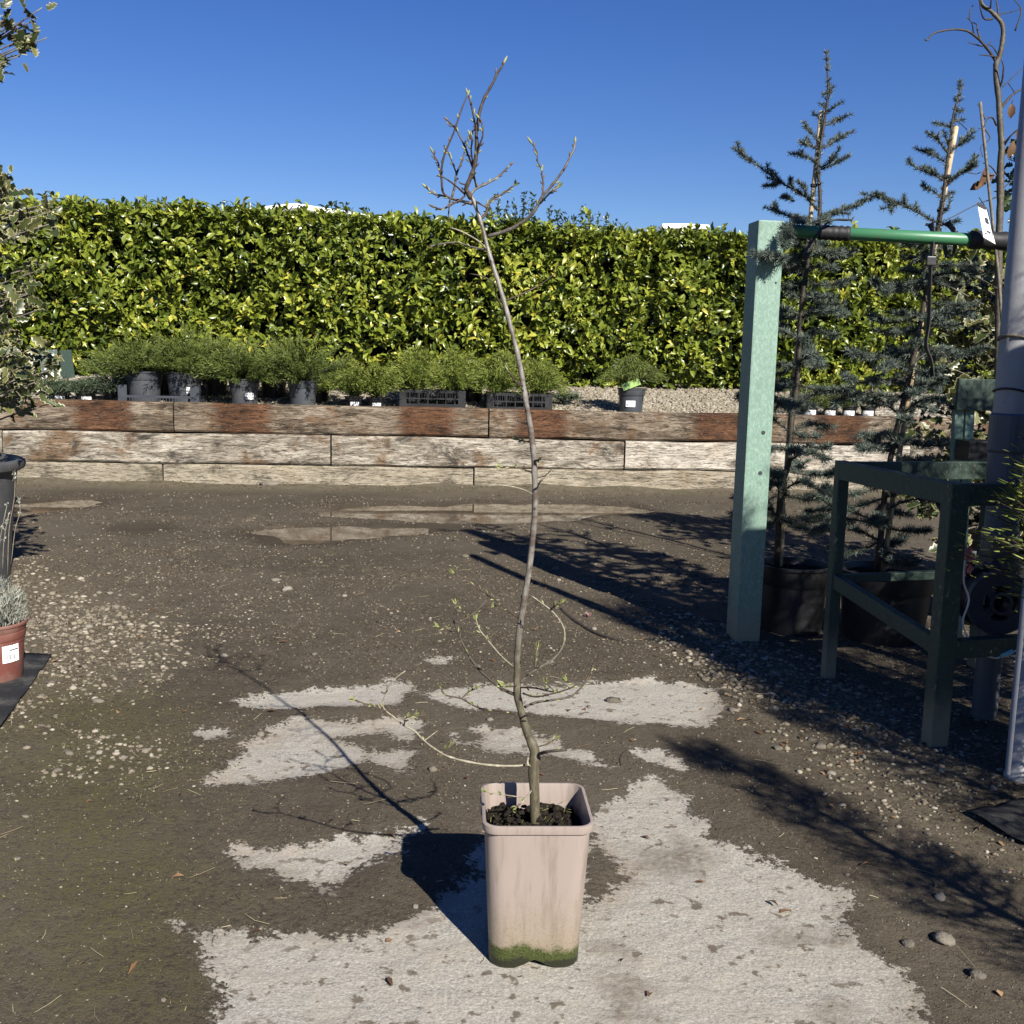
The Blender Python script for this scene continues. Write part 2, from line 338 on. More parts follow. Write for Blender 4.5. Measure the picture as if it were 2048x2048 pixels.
col = t.mix(t.ss(zm, .054, .036), col, t.ramp(nf, [(.3, (.018, .022, .007)), (.55, (.048, .06, .014)), (.75, (.10, .11, .032))]))
col = t.mix(t.ss(t.math('ADD', z, t.math('MULTIPLY', t.math('SUBTRACT', n, .5),   .05)), .022, .012), col, (.018, .02, .01))
M['blush'] = t.fin(col, .42, .4, t.bump(t.math('MULTIPLY', nf, t.ss(zm, .06, .03)), .6, .004))

# ------------------------------------------------------------------ ground masks (patches of bare concrete under trodden earth)
K = 2048/1932.
def gp(pts, k=K): return np.array([pg(a*k, b*k)[:2] for a, b in pts])
CONC = [gp(q) for q in [
 [(380,2000),(392,1932),(395,1880),(402,1850),(385,1800),(392,1762),(470,1772),(560,1752),(640,1762),(720,1766),(780,1742),(822,1722),(845,1690),(868,1660),(920,1655),(960,1700),(1060,1720),(1105,1690),(1150,1665),(1165,1640),(1120,1610),(1118,1520),(1180,1502),(1195,1475),(1245,1468),(1285,1500),(1310,1540),(1352,1585),(1440,1618),(1530,1655),(1592,1690),(1597,1722),(1585,1762),(1650,1808),(1720,1868),(1752,1932),(1765,2000)],
 [(455,1328),(520,1306),(640,1300),(740,1288),(772,1296),(766,1332),(700,1336),(620,1336),(540,1340),(470,1338)],
 [(790,1316),(850,1298),(950,1294),(1100,1290),(1250,1284),(1330,1298),(1366,1325),(1352,1352),(1318,1376),(1200,1366),(1050,1356),(960,1346),(860,1341)],
 [(360,1386),(395,1374),(430,1378),(425,1396),(385,1401)],
 [(382,1488),(440,1430),(510,1380),(560,1356),(700,1362),(770,1358),(802,1370),(780,1392),(778,1430),(762,1462),(735,1446),(690,1437),(640,1452),(560,1470),(480,1484)],
 [(833,1388),(880,1374),(960,1378),(1030,1390),(1080,1410),(1140,1438),(1146,1450),(1100,1442),(1040,1431),(960,1426),(900,1416),(850,1402)],
 [(1185,1420),(1240,1414),(1300,1440),(1322,1456),(1285,1466),(1230,1446)],
 [(403,1612),(440,1602),(560,1606),(630,1590),(700,1580),(760,1566),(802,1554),(812,1576),(762,1592),(750,1612),(705,1630),(680,1652),(640,1692),(590,1690),(540,1668),(500,1646),(450,1636)],
 [(338,1752),(362,1748),(385,1762),(368,1770)],
 [(812,1248),(830,1242),(850,1246),(842,1255),(822,1256)],
 [(860,1925),(900,1560),(1100,1560),(1110,1800),(1060,1932)]]]
DIRT = [gp(q) for q in [
 [(640,1398),(690,1386),(730,1384),(770,1398),(760,1412),(700,1420),(660,1412)],
 [(850,1392),(880,1382),(915,1388),(915,1400),(880,1404)],
 [(500,1515),(540,1510),(545,1525),(505,1532)],
 [(1105,1640),(1160,1645),(1168,1662),(1110,1700)]]]
STAIN = [gp(q) for q in [
 [(1210,1600),(1280,1580),(1350,1610),(1340,1650),(1260,1660),(1200,1640)],
 [(1120,1770),(1165,1765),(1175,1810),(1130,1820)],[(1140,1850),(1215,1845),(1240,1932),(1150,1932)],
 [(1410,1765),(1580,1760),(1600,1785),(1440,1790)],
 [(520,1700),(700,1640),(870,1660),(800,1740),(600,1760)],[(1550,1880),(1640,1900),(1700,1932),(1560,1932)]]]
PUD = [np.array([pg(a, b)[:2] for a, b in q]) for q in [
 [(690,1014),(780,1011),(880,1013),(960,1006),(1060,1008),(1160,1010),(1250,1013),(1285,1020),(1200,1031),(1100,1038),(1000,1043),(900,1046),(800,1040),(720,1036),(655,1031)],
 [(520,1063),(600,1055),(700,1052),(860,1050),(905,1056),(800,1069),(700,1080),(640,1088),(560,1086),(525,1076)],
 [(40,1006),(110,1002),(170,1000),(212,1003),(180,1013),(120,1023),(40,1030)],
 [(250,1058),(300,1053),(322,1060),(270,1067)]]]
def wallY(X): return 8.708+(X+3.867)*(9.212-8.708)/(1.435+3.867)
NOISEAMP = .014
def gz(X, Y):
    X = np.asarray(X, float); Y = np.asarray(Y, float)
    z = NOISEAMP*(vnoise(X, Y, 1.7, 1)+.5*vnoise(X, Y, 5, 2)+.28*vnoise(X, Y, 14, 3))+.006
    p = np.full(X.shape, -1e9)
    for q in PUD: p = np.maximum(p, sdpoly(X, Y, q))
    p = p+.22*vnoise(X, Y*2, 1.6, 81)+.12*vnoise(X, Y*1.5, 5, 82)+.05*vnoise(X, Y, 13, 83); z = z-.03*np.clip((p+.08)/.16, 0, 1)+.004
    w = wallY(X)-Y; z = z+.05*np.exp(-np.clip(w, 0, 9)/.22)*(.6+vnoise(X, Y, 2.5, 5))
    c = np.full(X.shape, -1e9)
    for q in CONC: c = np.maximum(c, sdpoly(X, Y, q))
    k = np.clip((c+.03)/.06, 0, 1); return z*(1-k)+k*0.001
def axis(lo, hi, step, far, g=1.35):
    a = list(np.arange(lo, hi, step)); s = step
    while a[-1] < far: s *= g; a.append(a[-1]+s)
    s = step; b = []; q = lo
    while q > -far: s *= g; q -= s; b.append(q)
    return np.array(b[::-1]+a)
xs = axis(-4.6, 3.4, .028, 1500); ys = axis(1.2, 9.3, .028, 1500)
GX, GY = np.meshgrid(xs, ys); gx = GX.ravel(); gy = GY.ravel()
near = (gx > -4.7) & (gx < 3.5) & (gy > 1.1) & (gy < 9.4)
gzv = np.zeros(len(gx)); gzv[near] = gz(gx[near], gy[near])
def fld(polys):
    a = np.full(len(gx), -5.); d = np.full(near.sum(), -1e9)
    for q in polys: d = np.maximum(d, sdpoly(gx[near], gy[near], q))
    a[near] = d; return a
conc = fld(CONC); conc = np.minimum(conc, -fld(DIRT)); stain = fld(STAIN); pud = fld(PUD)
lgrav = fld([gp([(40,1060),(120,1090),(330,1170),(370,1250),(250,1330),(120,1330),(30,1450),(0,1300),(0,1100)])])
rgrav = fld([gp([(1250,1130),(1400,1180),(1932,1400),(1932,1680),(1800,1600),(1550,1480),(1400,1340),(1300,1250)])])
mossf = fld([gp([(0,1330),(130,1290),(300,1320),(360,1400),(330,1560),(400,1700),(380,1932),(120,1932),(0,1700)])])
nx, ny = len(xs), len(ys); I = np.arange(nx*ny).reshape(ny, nx)
GF = np.stack([I[:-1, :-1], I[:-1, 1:], I[1:, 1:], I[1:, :-1]], -1).reshape(-1, 4)
t = NT('yard_ground'); co = t.coord()
nb = t.noise(co, 1.3, 5, .6); nm = t.noise(co, 11, 6, .65); nf = t.noise(co, 75, 6, .75); ng = t.noise(co, 260, 3, .7)
dirt = t.ramp(nb, [(.3, (.05, .04, .026)), (.55, (.079, .063, .042)), (.75, (.117, .096, .066))])
dirt = t.mix(t.ss(nm, .38, .72), dirt, t.mix(.5, dirt, (.105, .088, .064))); dirt = t.mix(t.math('MULTIPLY', t.ss(nf, .54, .36), .7), dirt, (.022, .018, .013))
dirt = t.mix(t.math('MULTIPLY', t.ss(ng, .55, .68), .55), dirt, (.17, .145, .108)); nk = t.noise(co, 34, 6, .8); dirt = t.mix(t.math('MULTIPLY', t.ss(nk, .6, .7), .6), dirt, (.16, .136, .1)); dirt = t.mix(t.math('MULTIPLY', t.ss(nk, .44, .34), .6), dirt, (.024, .019, .013)); dirt = t.mix(t.math('MULTIPLY', t.ss(t.noise(co, .55, 4, .6), .42, .62), .4), dirt, (.12, .1, .072)); gv = t.ss(t.math('ADD', t.attr('grav'), t.math('MULTIPLY', t.math('SUBTRACT', nm, .5), .5)), -.12, .2); dirt = t.mix(t.math('MULTIPLY', gv, .6), dirt, t.mix(t.ss(nf, .4, .62), (.07, .056, .036), (.2, .172, .118)))
mo = t.math('MULTIPLY', t.ss(t.math('ADD', t.attr('moss'), t.math('MULTIPLY', t.math('SUBTRACT', nm, .5), .9)), -.25, .35), t.ss(nf, .35, .62))
dirt = t.mix(t.math('MULTIPLY', mo, .8), dirt, (.075, .07, .016))
wallm = t.math('MULTIPLY', t.ss(t.math('ADD', t.attr('wall'), t.math('MULTIPLY', nm, .3)), .75, .2), .8)
dirt = t.mix(t.math('MULTIPLY', wallm, .7), dirt, t.mix(t.ss(nm, .45, .6), (.14, .118, .085), (.085, .08, .035)))
wet = t.ss(t.math('ADD', t.attr('pud'), t.math('MULTIPLY', t.math('SUBTRACT', nm, .5), .35)), -.30, .0)
dirt = t.mix(t.math('MULTIPLY', wet, .55), dirt, (.03, .022, .015))
c1 = t.ramp(t.noise(co, 150, 6, .85), [(.34, (.17, .157, .133)), (.50, (.285, .268, .23)), (.66, (.44, .418, .365))])
c1 = t.mix(t.math('MULTIPLY', t.ss(t.noise(co, 5, 5, .7), .42, .68), .45), c1, (.30, .265, .21))
c1 = t.mix(t.math('MULTIPLY', t.ss(nm, .5, .72), .4), c1, (.36, .31, .25)); pit = t.ss(t.noise(co, 26, 5, .6), .575, .64); c1 = t.mix(t.math('MULTIPLY', pit, t.ss(t.noise(co, 2.2, 3), .30, .52)), c1, (.12, .1, .075))
stm = t.ss(t.math('ADD', t.attr('stain'), t.math('MULTIPLY', t.math('SUBTRACT', nm, .5), .24)), -.04, .06); c1 = t.mix(t.math('MULTIPLY', stm, t.math('MULTIPLY', t.ss(nf, .3, .6), .85)), c1, (.12, .098, .072))
e = t.math('ADD', t.attr('conc'), t.math('ADD', t.math('MULTIPLY', t.math('SUBTRACT', nm, .5), .17), t.math('ADD', t.math('MULTIPLY', t.math('SUBTRACT', nf, .5), .16), t.math('MULTIPLY', t.math('SUBTRACT', t.noise(co, 3.5, 3), .5), .14))))
c1 = t.mix(t.math('MULTIPLY', t.ss(e, .10, .0), t.math('MULTIPLY', t.ss(nb, .4, .6), .75)), c1, (.22, .185, .14)); cm = t.ss(e, -.008, .014); col = t.mix(cm, dirt, c1)
hh = t.math('ADD', t.math('MULTIPLY', nf, .6), t.math('ADD', t.math('MULTIPLY', ng, .25), t.math('MULTIPLY', t.math('SUBTRACT', 1., cm), .5)))
M['ground'] = t.fin(col, t.math('SUBTRACT', .9, t.math('MULTIPLY', wet, .35)), .2, t.bump(hh, t.math('SUBTRACT', .95, t.math('MULTIPLY', cm, .6)), .012, t.bump(nm, .5, .02)))
gme = mesh('ground', np.stack([gx, gy, gzv], 1), GF, {'conc': conc, 'stain': stain, 'pud': pud, 'moss': mossf, 'grav': np.maximum(lgrav, rgrav-.08), 'wall': np.where(near, wallY(gx)-gy, 9.)}, True)
ground = ob('ground', gme, M['ground']); tag(ground, 'trodden brown earth yard with patches of bare pale concrete', kind='structure')
for q in PUD:
    c = q.mean(0); big = c+(q-c)*1.0; n = len(q)
    big = np.array([c+(p_-c)*(1+.16/np.linalg.norm(p_-c)) for p_ in q])
    V = [(c[0], c[1], -.0062)]+[(a, b, -.0062) for a, b in big]
    o = ob('puddle', mesh('puddle', V, [[0, i+1, (i+1) % n+1] for i in range(n)]), M['water']); tag(o, 'shallow muddy puddle reflecting the timber wall', kind='structure')

# stones ---------------------------------------------------------------
bm = bmesh.new(); bmesh.ops.create_icosphere(bm, subdivisions=1, radius=1); IV = np.array([v.co[:] for v in bm.verts]); IF = np.array([[v.index for v in f.verts] for f in bm.faces]); bm.free()
bm = bmesh.new(); bmesh.ops.create_icosphere(bm, subdivisions=2, radius=1); IV2 = np.array([v.co[:] for v in bm.verts]); IF2 = np.array([[v.index for v in f.verts] for f in bm.faces]); bm.free()
OV = np.array([(1, 0, 0), (-1, 0, 0), (0, 1, 0), (0, -1, 0), (0, 0, 1), (0, 0, -1.)]); OF = np.array([[4, 0, 2], [4, 2, 1], [4, 1, 3], [4, 3, 0], [5, 2, 0], [5, 1, 2], [5, 3, 1], [5, 0, 3]])
def inframe(X, Y, Z=0.):
    a, b = proj(X, Y, Z); return (a > -120) & (a < 2170) & (b > -50) & (b < 2150)
def stones(Pp, S, flat=.55, rnd=None, octa=False):
    IV, IF = (OV, OF) if octa else (globals()['IV'], globals()['IF'])
    n = len(Pp); q = IV[None]*(1+.22*rng.normal(size=(n, len(IV), 1)).clip(-1.4, 1.4)); sc = np.stack([S*(.8+.5*rng.random(n)), S*(.6+.4*rng.random(n)), S*flat*(.6+.6*rng.random(n))], 1)
    q = q*sc[:, None]; a = rng.random(n)*6.283; c, s = np.cos(a)[:, None], np.sin(a)[:, None]
    x = q[..., 0]*c-q[..., 1]*s; y = q[..., 0]*s+q[..., 1]*c; V = np.stack([x, y, q[..., 2]], -1)+Pp[:, None]
    Fc = (IF[None]+(np.arange(n)*len(IV))[:, None, None]).reshape(-1, 3)
    return V.reshape(-1, 3), Fc, {'rnd': np.repeat(rng.random(n) if rnd is None else rnd, len(IV))}
from_grid = lambda polys, X, Y: np.max([sdpoly(X, Y, q) for q in polys], 0)
LG = [gp([(40,1060),(120,1090),(300,1150),(350,1230),(250,1330),(120,1330),(30,1430),(-60,1300),(-60,1080)]), gp([(150,1400),(260,1400),(290,1450),(200,1480),(110,1460)])]
RG = [gp([(1180,1130),(1400,1200),(1932,1400),(1990,1680),(1800,1620),(1550,1500),(1400,1350),(1270,1240)])]
pts = []
N0 = 150000
X = rng.uniform(-3.2, 2.6, N0); Y = 1.3+7.0*rng.random(N0)**1.6
k = inframe(X, Y); X, Y = X[k], Y[k]; N0 = len(X); dl = from_grid(LG, X, Y); dr = from_grid(RG, X, Y); dc = from_grid(CONC, X, Y); dp = from_grid(PUD, X, Y)
clump = vnoise(X, Y, 3, 8)+.7*vnoise(X, Y, 9, 9)
pr = .05+.17*np.clip(clump, 0, 1)**1.3+.85*np.clip((dl+.10+.55*clump)/.6, 0, 1)+.5*np.clip((dr+.1+.3*clump)/.3, 0, 1)
pr = np.where(dc > -.01, .004, pr); pr = np.where(dp > -.06, 0, pr)
k = rng.random(N0) < pr; X, Y, dl, dr = X[k], Y[k], dl[k], dr[k]
S = .0016+.0042*rng.random(len(X))**2.5+np.where((dl > -.05) | (dr > -.05), .0065*rng.random(len(X))**1.5, 0)
S = S*np.clip(Y/2.6, .75, 1.7)
pot_c = np.array([.058, 1.895])
k = np.hypot(X-pot_c[0], Y-pot_c[1]) > .16; X, Y, S = X[k], Y[k], S[k]
V, Fc, A = stones(np.stack([X, Y, gz(X, Y)+S*.12], 1), S)
o = ob('gravel', mesh('gravel', V, Fc, A, True), M['pebble']); tag(o, 'small pebbles and grit scattered over the brown earth', kind='stuff')
n = 90000; X = rng.uniform(-2.6, 2.4, n); Y = 1.3+4.6*rng.random(n)**1.25; k = inframe(X, Y) & (from_grid(PUD, X, Y) < -.05) & (np.hypot(X-pot_c[0], Y-pot_c[1]) > .15); X, Y = X[k], Y[k]
dc = from_grid(CONC, X, Y); k = (dc < .01+.08*vnoise(X, Y, 9, 77)) & (vnoise(X, Y, 5, 78)+.8*vnoise(X, Y, 17, 79) > -.22); X, Y = X[k], Y[k]; S = rng.uniform(.0012, .0042, len(X))*np.clip(Y/2.6, .7, 1.6)
n = 26000; X2 = rng.uniform(-4.3, 2.6, n); Y2 = 5.2+3.9*rng.random(n); w_ = wallY(X2)-Y2; p_ = from_grid(PUD, X2, Y2); k = inframe(X2, Y2) & (w_ > .01) & ((p_ < -.06) | (rng.random(n) < .04)) & ((vnoise(X2, Y2*2, 1.5, 84)+.9*vnoise(X2, Y2*1.5, 5, 85)+.5*np.exp(-np.abs(p_+.15)/.2)+.5*np.exp(-w_/.15) > .02)); X2, Y2 = X2[k], Y2[k]; X = np.r_[X, X2]; Y = np.r_[Y, Y2]; S = np.r_[S, rng.uniform(.003, .013, len(X2))*rng.uniform(.5, 1, len(X2))]
V, Fc, A = stones(np.stack([X, Y, gz(X, Y)], 1), S, .7, None, True); t = NT('earth_crumb'); M['crumb'] = t.fin(t.ramp(t.attr('rnd'), [(0, (.026, .02, .013)), (.5, (.072, .057, .038)), (.85, (.12, .098, .067)), (1, (.2, .17, .12))]), .95, .1)
o = ob('earth_crumbs', mesh('earth_crumbs', V, Fc, A), M['crumb']); tag(o, 'loose crumbs of brown earth on the yard', kind='stuff')
stone_me = []
for i in range(7):
    r2 = np.random.default_rng(50+i); v = IV2*(1+.17*r2.normal(size=(len(IV2), 1)))*np.array([1, .75+.2*r2.random(), .42+.2*r2.random()]); v = np.sign(v)*np.abs(v)**.9
    stone_me.append(mesh('stone', v, IF2, None, True)); stone_me[-1].materials.append(M['stone'])
sp = []
while len(sp) < 190:
    if random.random() < .5:
        q = random.choice(LG+RG+RG); c = q[random.randrange(len(q))]*.5+q[random.randrange(len(q))]*.5
    else: c = np.array([random.uniform(-1.9, 1.7), 1.6+random.random()**1.5*5.5])
    a = np.array([c[0]]); b = np.array([c[1]])
    if from_grid(PUD, a, b)[0] > -.1 or np.hypot(*(c-pot_c)) < .25 or (from_grid(CONC, a, b)[0] > 0 and random.random() < .93): continue
    sp.append((c[0], c[1], (.005+.009*random.random()**2)*max(.7, min(1.5, c[1]/3))))
for a, b, s in [(1225,1404,.019),(1178,1415,.009),(575,1182,.03),(540,975,.06),(1885,1885,.02),(1880,1800,.013),(1815,1893,.013),(865,1548,.014),(1640,1498,.016),(1955,1958,.017),(1100,1330,.011)]:
    c = pg(a, b); sp.append((c[0], c[1], s))
for i, (a, b, s) in enumerate(sp):
    ob('stone', stone_me[i % 7], None, ground, (a, b, float(gz(np.array([a]), np.array([b]))[0])+s*.18), (0, 0, random.random()*6.28), (s*random.uniform(.8, 1.4), s, s))
# straw, twigs, dead leaves
def litter(n, region, L0, L1, wd):
    X = []; Y = []
    while len(X) < n:
        a, b = region()
        if from_grid(CONC, np.array([a]), np.array([b]))[0] > -.02 and random.random() < .9: continue
        X.append(a); Y.append(b)
    X = np.array(X); Y = np.array(Y); a = rng.random(n)*6.283; L = rng.uniform(L0, L1, n); D = np.stack([np.cos(a), np.sin(a), rng.normal(0, .06, n)], 1)
    Pp = np.stack([X, Y, gz(X, Y)+.004], 1); mb = []; fs = []; at = []
    for i in range(n):
        bend = np.array([-D[i][1], D[i][0], 0])*rng.normal(0, .05)*L[i]
        v, f = tube([Pp[i], Pp[i]+D[i]*L[i]*.5+bend, Pp[i]+D[i]*L[i]], [wd, wd, wd*.6], 3, False); f = np.array(f)+len(v)*i; mb.append(v); fs.append(f); at.append(np.full(len(v), rng.random()))
    return np.concatenate(mb), np.concatenate(fs), {'rnd': np.concatenate(at)}
rg = lambda: (random.uniform(-1.7, 1.9), 1.5+random.random()**1.4*4.)
o = ob('straw_litter', mesh('straw_litter', *litter(300, rg, .012, .07, .0007)), M['straw']); tag(o, 'dry straw and thin twigs littering the earth', kind='stuff')
n = 1500; X = rng.uniform(-2, 2.4, n); Y = 1.4+4.5*rng.random(n)**1.3; k = (from_grid(RG, X, Y)+.25*rng.random(n) > 0) | (rng.random(n) < .10); X, Y = X[k], Y[k]; n = len(X); a = rng.random(n)*6.283
V, Fc, A = leaves(np.stack([X, Y, gz(X, Y)+.005], 1), np.stack([np.cos(a), np.sin(a), rng.normal(0, .2, n)], 1), np.array([0, 0, 1.])+rng.normal(0, .35, (n, 3)), rng.uniform(.012, .035, n), rng.uniform(.007, .014, n), SMALL)
o = ob('leaf_litter', mesh('leaf_litter', V, Fc, A), M['dry_leaf']); tag(o, 'small dead brown leaves lying on the earth', kind='stuff')
n = 5200; X = rng.uniform(-2.4, -.3, n); Y = 1.5+2.6*rng.random(n); d = sdpoly(X, Y, gp([(0,1330),(130,1290),(300,1320),(340,1400),(300,1560),(360,1700),(360,1932),(0,1932)]))
k = (d+.6*(vnoise(X, Y, 4, 4)+.1) > .05) & (vnoise(X, Y, 7, 14) > -.05); X, Y = X[k], Y[k]; n = len(X)
V, Fc, A = blades(np.stack([X, Y, gz(X, Y)], 1), np.array([0, 0, .5])+rng.normal(0, .6, (n, 3))*np.array([1, 1, .3]), rng.uniform(.004, .013, n), .0012)
o = ob('moss_grass', mesh('moss_grass', V, Fc, A), M['grass']); tag(o, 'short yellowish moss and grass growing on the earth', kind='stuff')
# ------------------------------------------------------------------ retaining wall of sleepers
wall = thing('sleeper_wall', 'low retaining wall of weathered railway sleepers with rust stains', 'retaining wall', (0, wallY(0), 0))
ang = math.atan2(9.212-8.708, 1.435+3.867); tw = np.array([math.cos(ang), math.sin(ang)])
def on_wall(x, y):
    d = ray(x, y); n = np.array([-tw[1], tw[0]]); p0 = np.array([0, wallY(0)]); k = (p0@n)/(d[:2]@n); q = O0+d*k
    return (q[:2]-p0)@tw, q[2]
zt = np.mean([on_wall(*p)[1] for p in [(347, 797), (640, 809), (974, 821), (1350, 829)]]); z1 = np.mean([on_wall(*p)[1] for p in [(30, 851), (688, 872), (978, 881), (1350, 886)]])
z2 = np.mean([on_wall(*p)[1] for p in [(36, 915), (650, 932), (950, 939), (1252, 943)]])
WT = zt
def sleeper(s0, s1, za, zb, mat, rust=(), dy=0., tilt=0.):
    L = s1-s0-.014; h = zb-za-.009; n = max(6, int(L/.09)); V = []; prof = []
    ch = .016
    sec = [(-.075+ch, -h/2), (-.075, -h/2+ch), (-.075, -h/6), (-.075, h/6), (-.075, h/2-ch), (-.075+ch, h/2), (.075, h/2), (.075, -h/2)]
    sd = random.randrange(99)
    for i in range(n+1):
        x = -L/2+L*i/n; e = .004 if i in (0, n) else 0
        for j, (y, z) in enumerate(sec):
            k = 0 if j > 5 else 1
            V.append((x, y+k*(.007*float(vnoise(x*3, j*.9, 1, sd))+e), z+.020*float(vnoise(x*2.2, 0 if z > 0 else 7, 1, sd+1))*(abs(z) > h*.3)))
    m = len(sec); Fc = [[i*m+j, (i+1)*m+j, (i+1)*m+(j+1) % m, i*m+(j+1) % m] for i in range(n) for j in range(m)]+[list(range(m)), [n*m+j for j in range(m)][::-1]]
    o = ob('sleeper', mesh('sleeper', V, Fc), mat, wall, (*(tw*(s0+s1)/2+np.array([-tw[1], tw[0]])*(.075+dy)), (za+zb)/2), (0, tilt, ang))
    o['rust_a'] = 99.; o['rust_b'] = 99.
    for k, r in zip(('rust_a', 'rust_b'), rust):
        o[k] = float(r-(s0+s1)/2)
        for dx, dz in ((-.17 if k == 'rust_a' else .17, 0.02), (.16 if k == 'rust_a' else -.16, .07), (.16 if k == 'rust_a' else -.16, -.06)):
            v, f = lathe([(.0001, .004), (.011, .004), (.014, 0), (.014, -.01)], 8); v = v[:, [0, 2, 1]]*np.array([1, -1, 1])
            ob('bolt', mesh('bolt', v, f), M['rust'], o, (o[k]+dx, -.077, dz))
    return o
S_ = lambda x, y=830: on_wall(x, y)[0]
j1 = [S_(347)-2.62, S_(347), S_(978), S_(1588), S_(1588)+2.6, S_(1588)+5.2]; j1 = [j1[0]-2.6]+j1
r1 = {1: [S_(205)], 2: [S_(485), S_(854)], 3: [S_(1085), S_(1440)], 4: [S_(1682)], 0: [], 5: []}
for i in range(len(j1)-1): sleeper(j1[i], j1[i+1], z1, zt+random.uniform(-.004, .006), M['wood_top'], r1.get(i, ()), random.uniform(-.012, .010), random.uniform(-.003, .003))
j2 = [S_(3)-2.6, S_(3), S_(662), S_(1252), S_(1252)+2.6, S_(1252)+5.2]
for i in range(len(j2)-1): sleeper(j2[i], j2[i+1], z2, z1, M['wood_pale'] if i == 3 else M['wood_mid'], (), random.uniform(-.020, .004), random.uniform(-.002, .002))
j3 = [S_(323)-5.2, S_(323)-2.6, S_(323), S_(950), S_(950)+2.6, S_(950)+5.2]
for i in range(len(j3)-1): sleeper(j3[i], j3[i+1], z2-.25, z2, M['wood_low'], (), random.uniform(-.012, -.004))
# gravel bank behind the wall
def bankz(X, Y):
    d = Y-wallY(X)-.15; return WT-.05+np.clip(d, 0, 3)*.13+.02*vnoise(X, Y, 2, 21)
bx_ = np.linspace(-9, 9, 91); bd = np.concatenate([[0.12, .16], np.linspace(.2, 3.2, 26), [8, 40]])
BX, BD = np.meshgrid(bx_, bd); BY = wallY(BX)+BD; BZ = bankz(BX, BY); nx, ny = len(bx_), len(bd); I = np.arange(nx*ny).reshape(ny, nx)
t = NT('gravel_bank'); co = t.coord(); v = t.vor(co, 32, 'Color'); hs = t.n('RGBToBW'); t.l(v, hs.inputs[0]); vd = t.vor(co, 32)
M['gravelbed'] = t.fin(t.ramp(hs.outputs[0], [(.2, (.12, .10, .08)), (.5, (.3, .26, .2)), (.8, (.5, .45, .37))]), .85, .2, t.bump(vd, 1., .02))
gb = ob('gravel_bank', mesh('gravel_bank', np.stack([BX, BY, BZ], -1).reshape(-1, 3), np.stack([I[:-1, :-1], I[:-1, 1:], I[1:, 1:], I[1:, :-1]], -1).reshape(-1, 4), None, True), M['gravelbed']); tag(gb, 'raised bank of pale gravel behind the timber wall', kind='structure')
n = 15000; X = rng.uniform(-3, 3.6, n); k = ((X > .2) | (rng.random(n) < .4)) & (X < 3.4); X = X[k]; n = len(X); Y = wallY(X)+.16+1.7*rng.random(n)
V, Fc, A = stones(np.stack([X, Y, bankz(X, Y)+.004], 1), rng.uniform(.011, .024, n), .7, .62+.38*rng.random(n))
o = ob('bank_gravel', mesh('bank_gravel', V, Fc, A, True), M['pebble']); tag(o, 'pale rounded gravel stones heaped behind the timber wall', kind='stuff')

# ------------------------------------------------------------------ laurel hedge
hedge = thing('laurel_hedge', 'long tall clipped cherry laurel hedge with glossy yellow-green leaves', 'hedge', (0, wallY(0)+1.62, WT+.06))
HL = Vector(hedge.location); HA = ang
def hedge_pts(s, d, z): # s along, d depth behind the hedge face, z height -> local coords
    return np.stack([s*tw[0]-d*tw[1], s*tw[1]+d*tw[0], z], -1)
HT = 2.40-HL.z
ns = 12500
s = rng.uniform(-7, 7.5, ns); top = rng.random(ns) < .26
z = np.where(top, HT+rng.normal(0, .03, ns), .02+(HT-.02)*rng.random(ns)**.92)
bulge = .22*vnoise(s, z, 1.6, 31)+.20*vnoise(s, z, 4.5, 32)+.10*vnoise(s, z, 9, 34); taper = np.where(z < .35, (.35-z)*.55, 0)
d = np.where(top, 1.1*rng.random(ns)**1.5, bulge+taper+.30*np.abs(rng.normal(0, .5, ns)))
z = z+np.where(top, .10*vnoise(s, d, 1.2, 33)-.02, 0)
z = z+np.where(z > .9, np.clip(-s, 0, 6)*.016*(z-.9)/(HT-.9), 0); C = hedge_pts(s, d, z)
ax = unit(np.stack([-tw[1]*-1*np.ones(ns), -np.ones(ns)*tw[0], np.zeros(ns)], 1)*np.where(top, .25, .85)[:, None]+np.array([0, 0, 1.])*np.where(top, 1., .55)[:, None]+rng.normal(0, .42, (ns, 3)))
# young shoots that stand up above the top
m = 60; sx = rng.uniform(-6, 6, m); CS = hedge_pts(sx, .35*rng.random(m), HT+rng.uniform(.02, .2, m)**1.15); C = np.concatenate([C, CS]); ax = np.concatenate([ax, unit(np.array([0, 0, 1.])+rng.normal(0, .15, (m, 3)))]); ns += m
Pp = []; D = []; N = []; L = []; Wd = []; rn = []
tone = np.clip(.42+.35*vnoise(C[:, 0], C[:, 2], 1.1, 40)+.35*vnoise(C[:, 0], C[:, 2], 5, 41)+.18*rng.normal(size=ns), 0, 1)
for j in range(6):
    q = unit(np.cross(ax, rdir(ns))); th = rng.uniform(.35, 1.25, ns)[:, None]; dd = ax*np.cos(th)+q*np.sin(th)+np.array([0, 0, -.10])
    Pp.append(C+ax*rng.uniform(-.05, .05, ns)[:, None]); D.append(dd); N.append(ax*.7-q*.25+rng.normal(0, .35, (ns, 3))); l = rng.uniform(.05, .105, ns); L.append(l); Wd.append(l*rng.uniform(.36, .50, ns)); rn.append(np.clip(tone+rng.normal(0, .17, ns), 0, .93))
Pp = np.concatenate(Pp); D = np.concatenate(D); N = np.concatenate(N); L = np.concatenate(L); Wd = np.concatenate(Wd); rn = np.concatenate(rn)
yel = rng.random(len(rn)) < .03*(Pp[:, 2] < 1.3); rn[yel] = 1
order = rng.permutation(len(Pp))
vis = [i for i in order[:6000] if abs(Pp[i][0]) < 4.6 and (D[i]@np.array([0, -1, .2])) > .0 and L[i] > .09][:290]
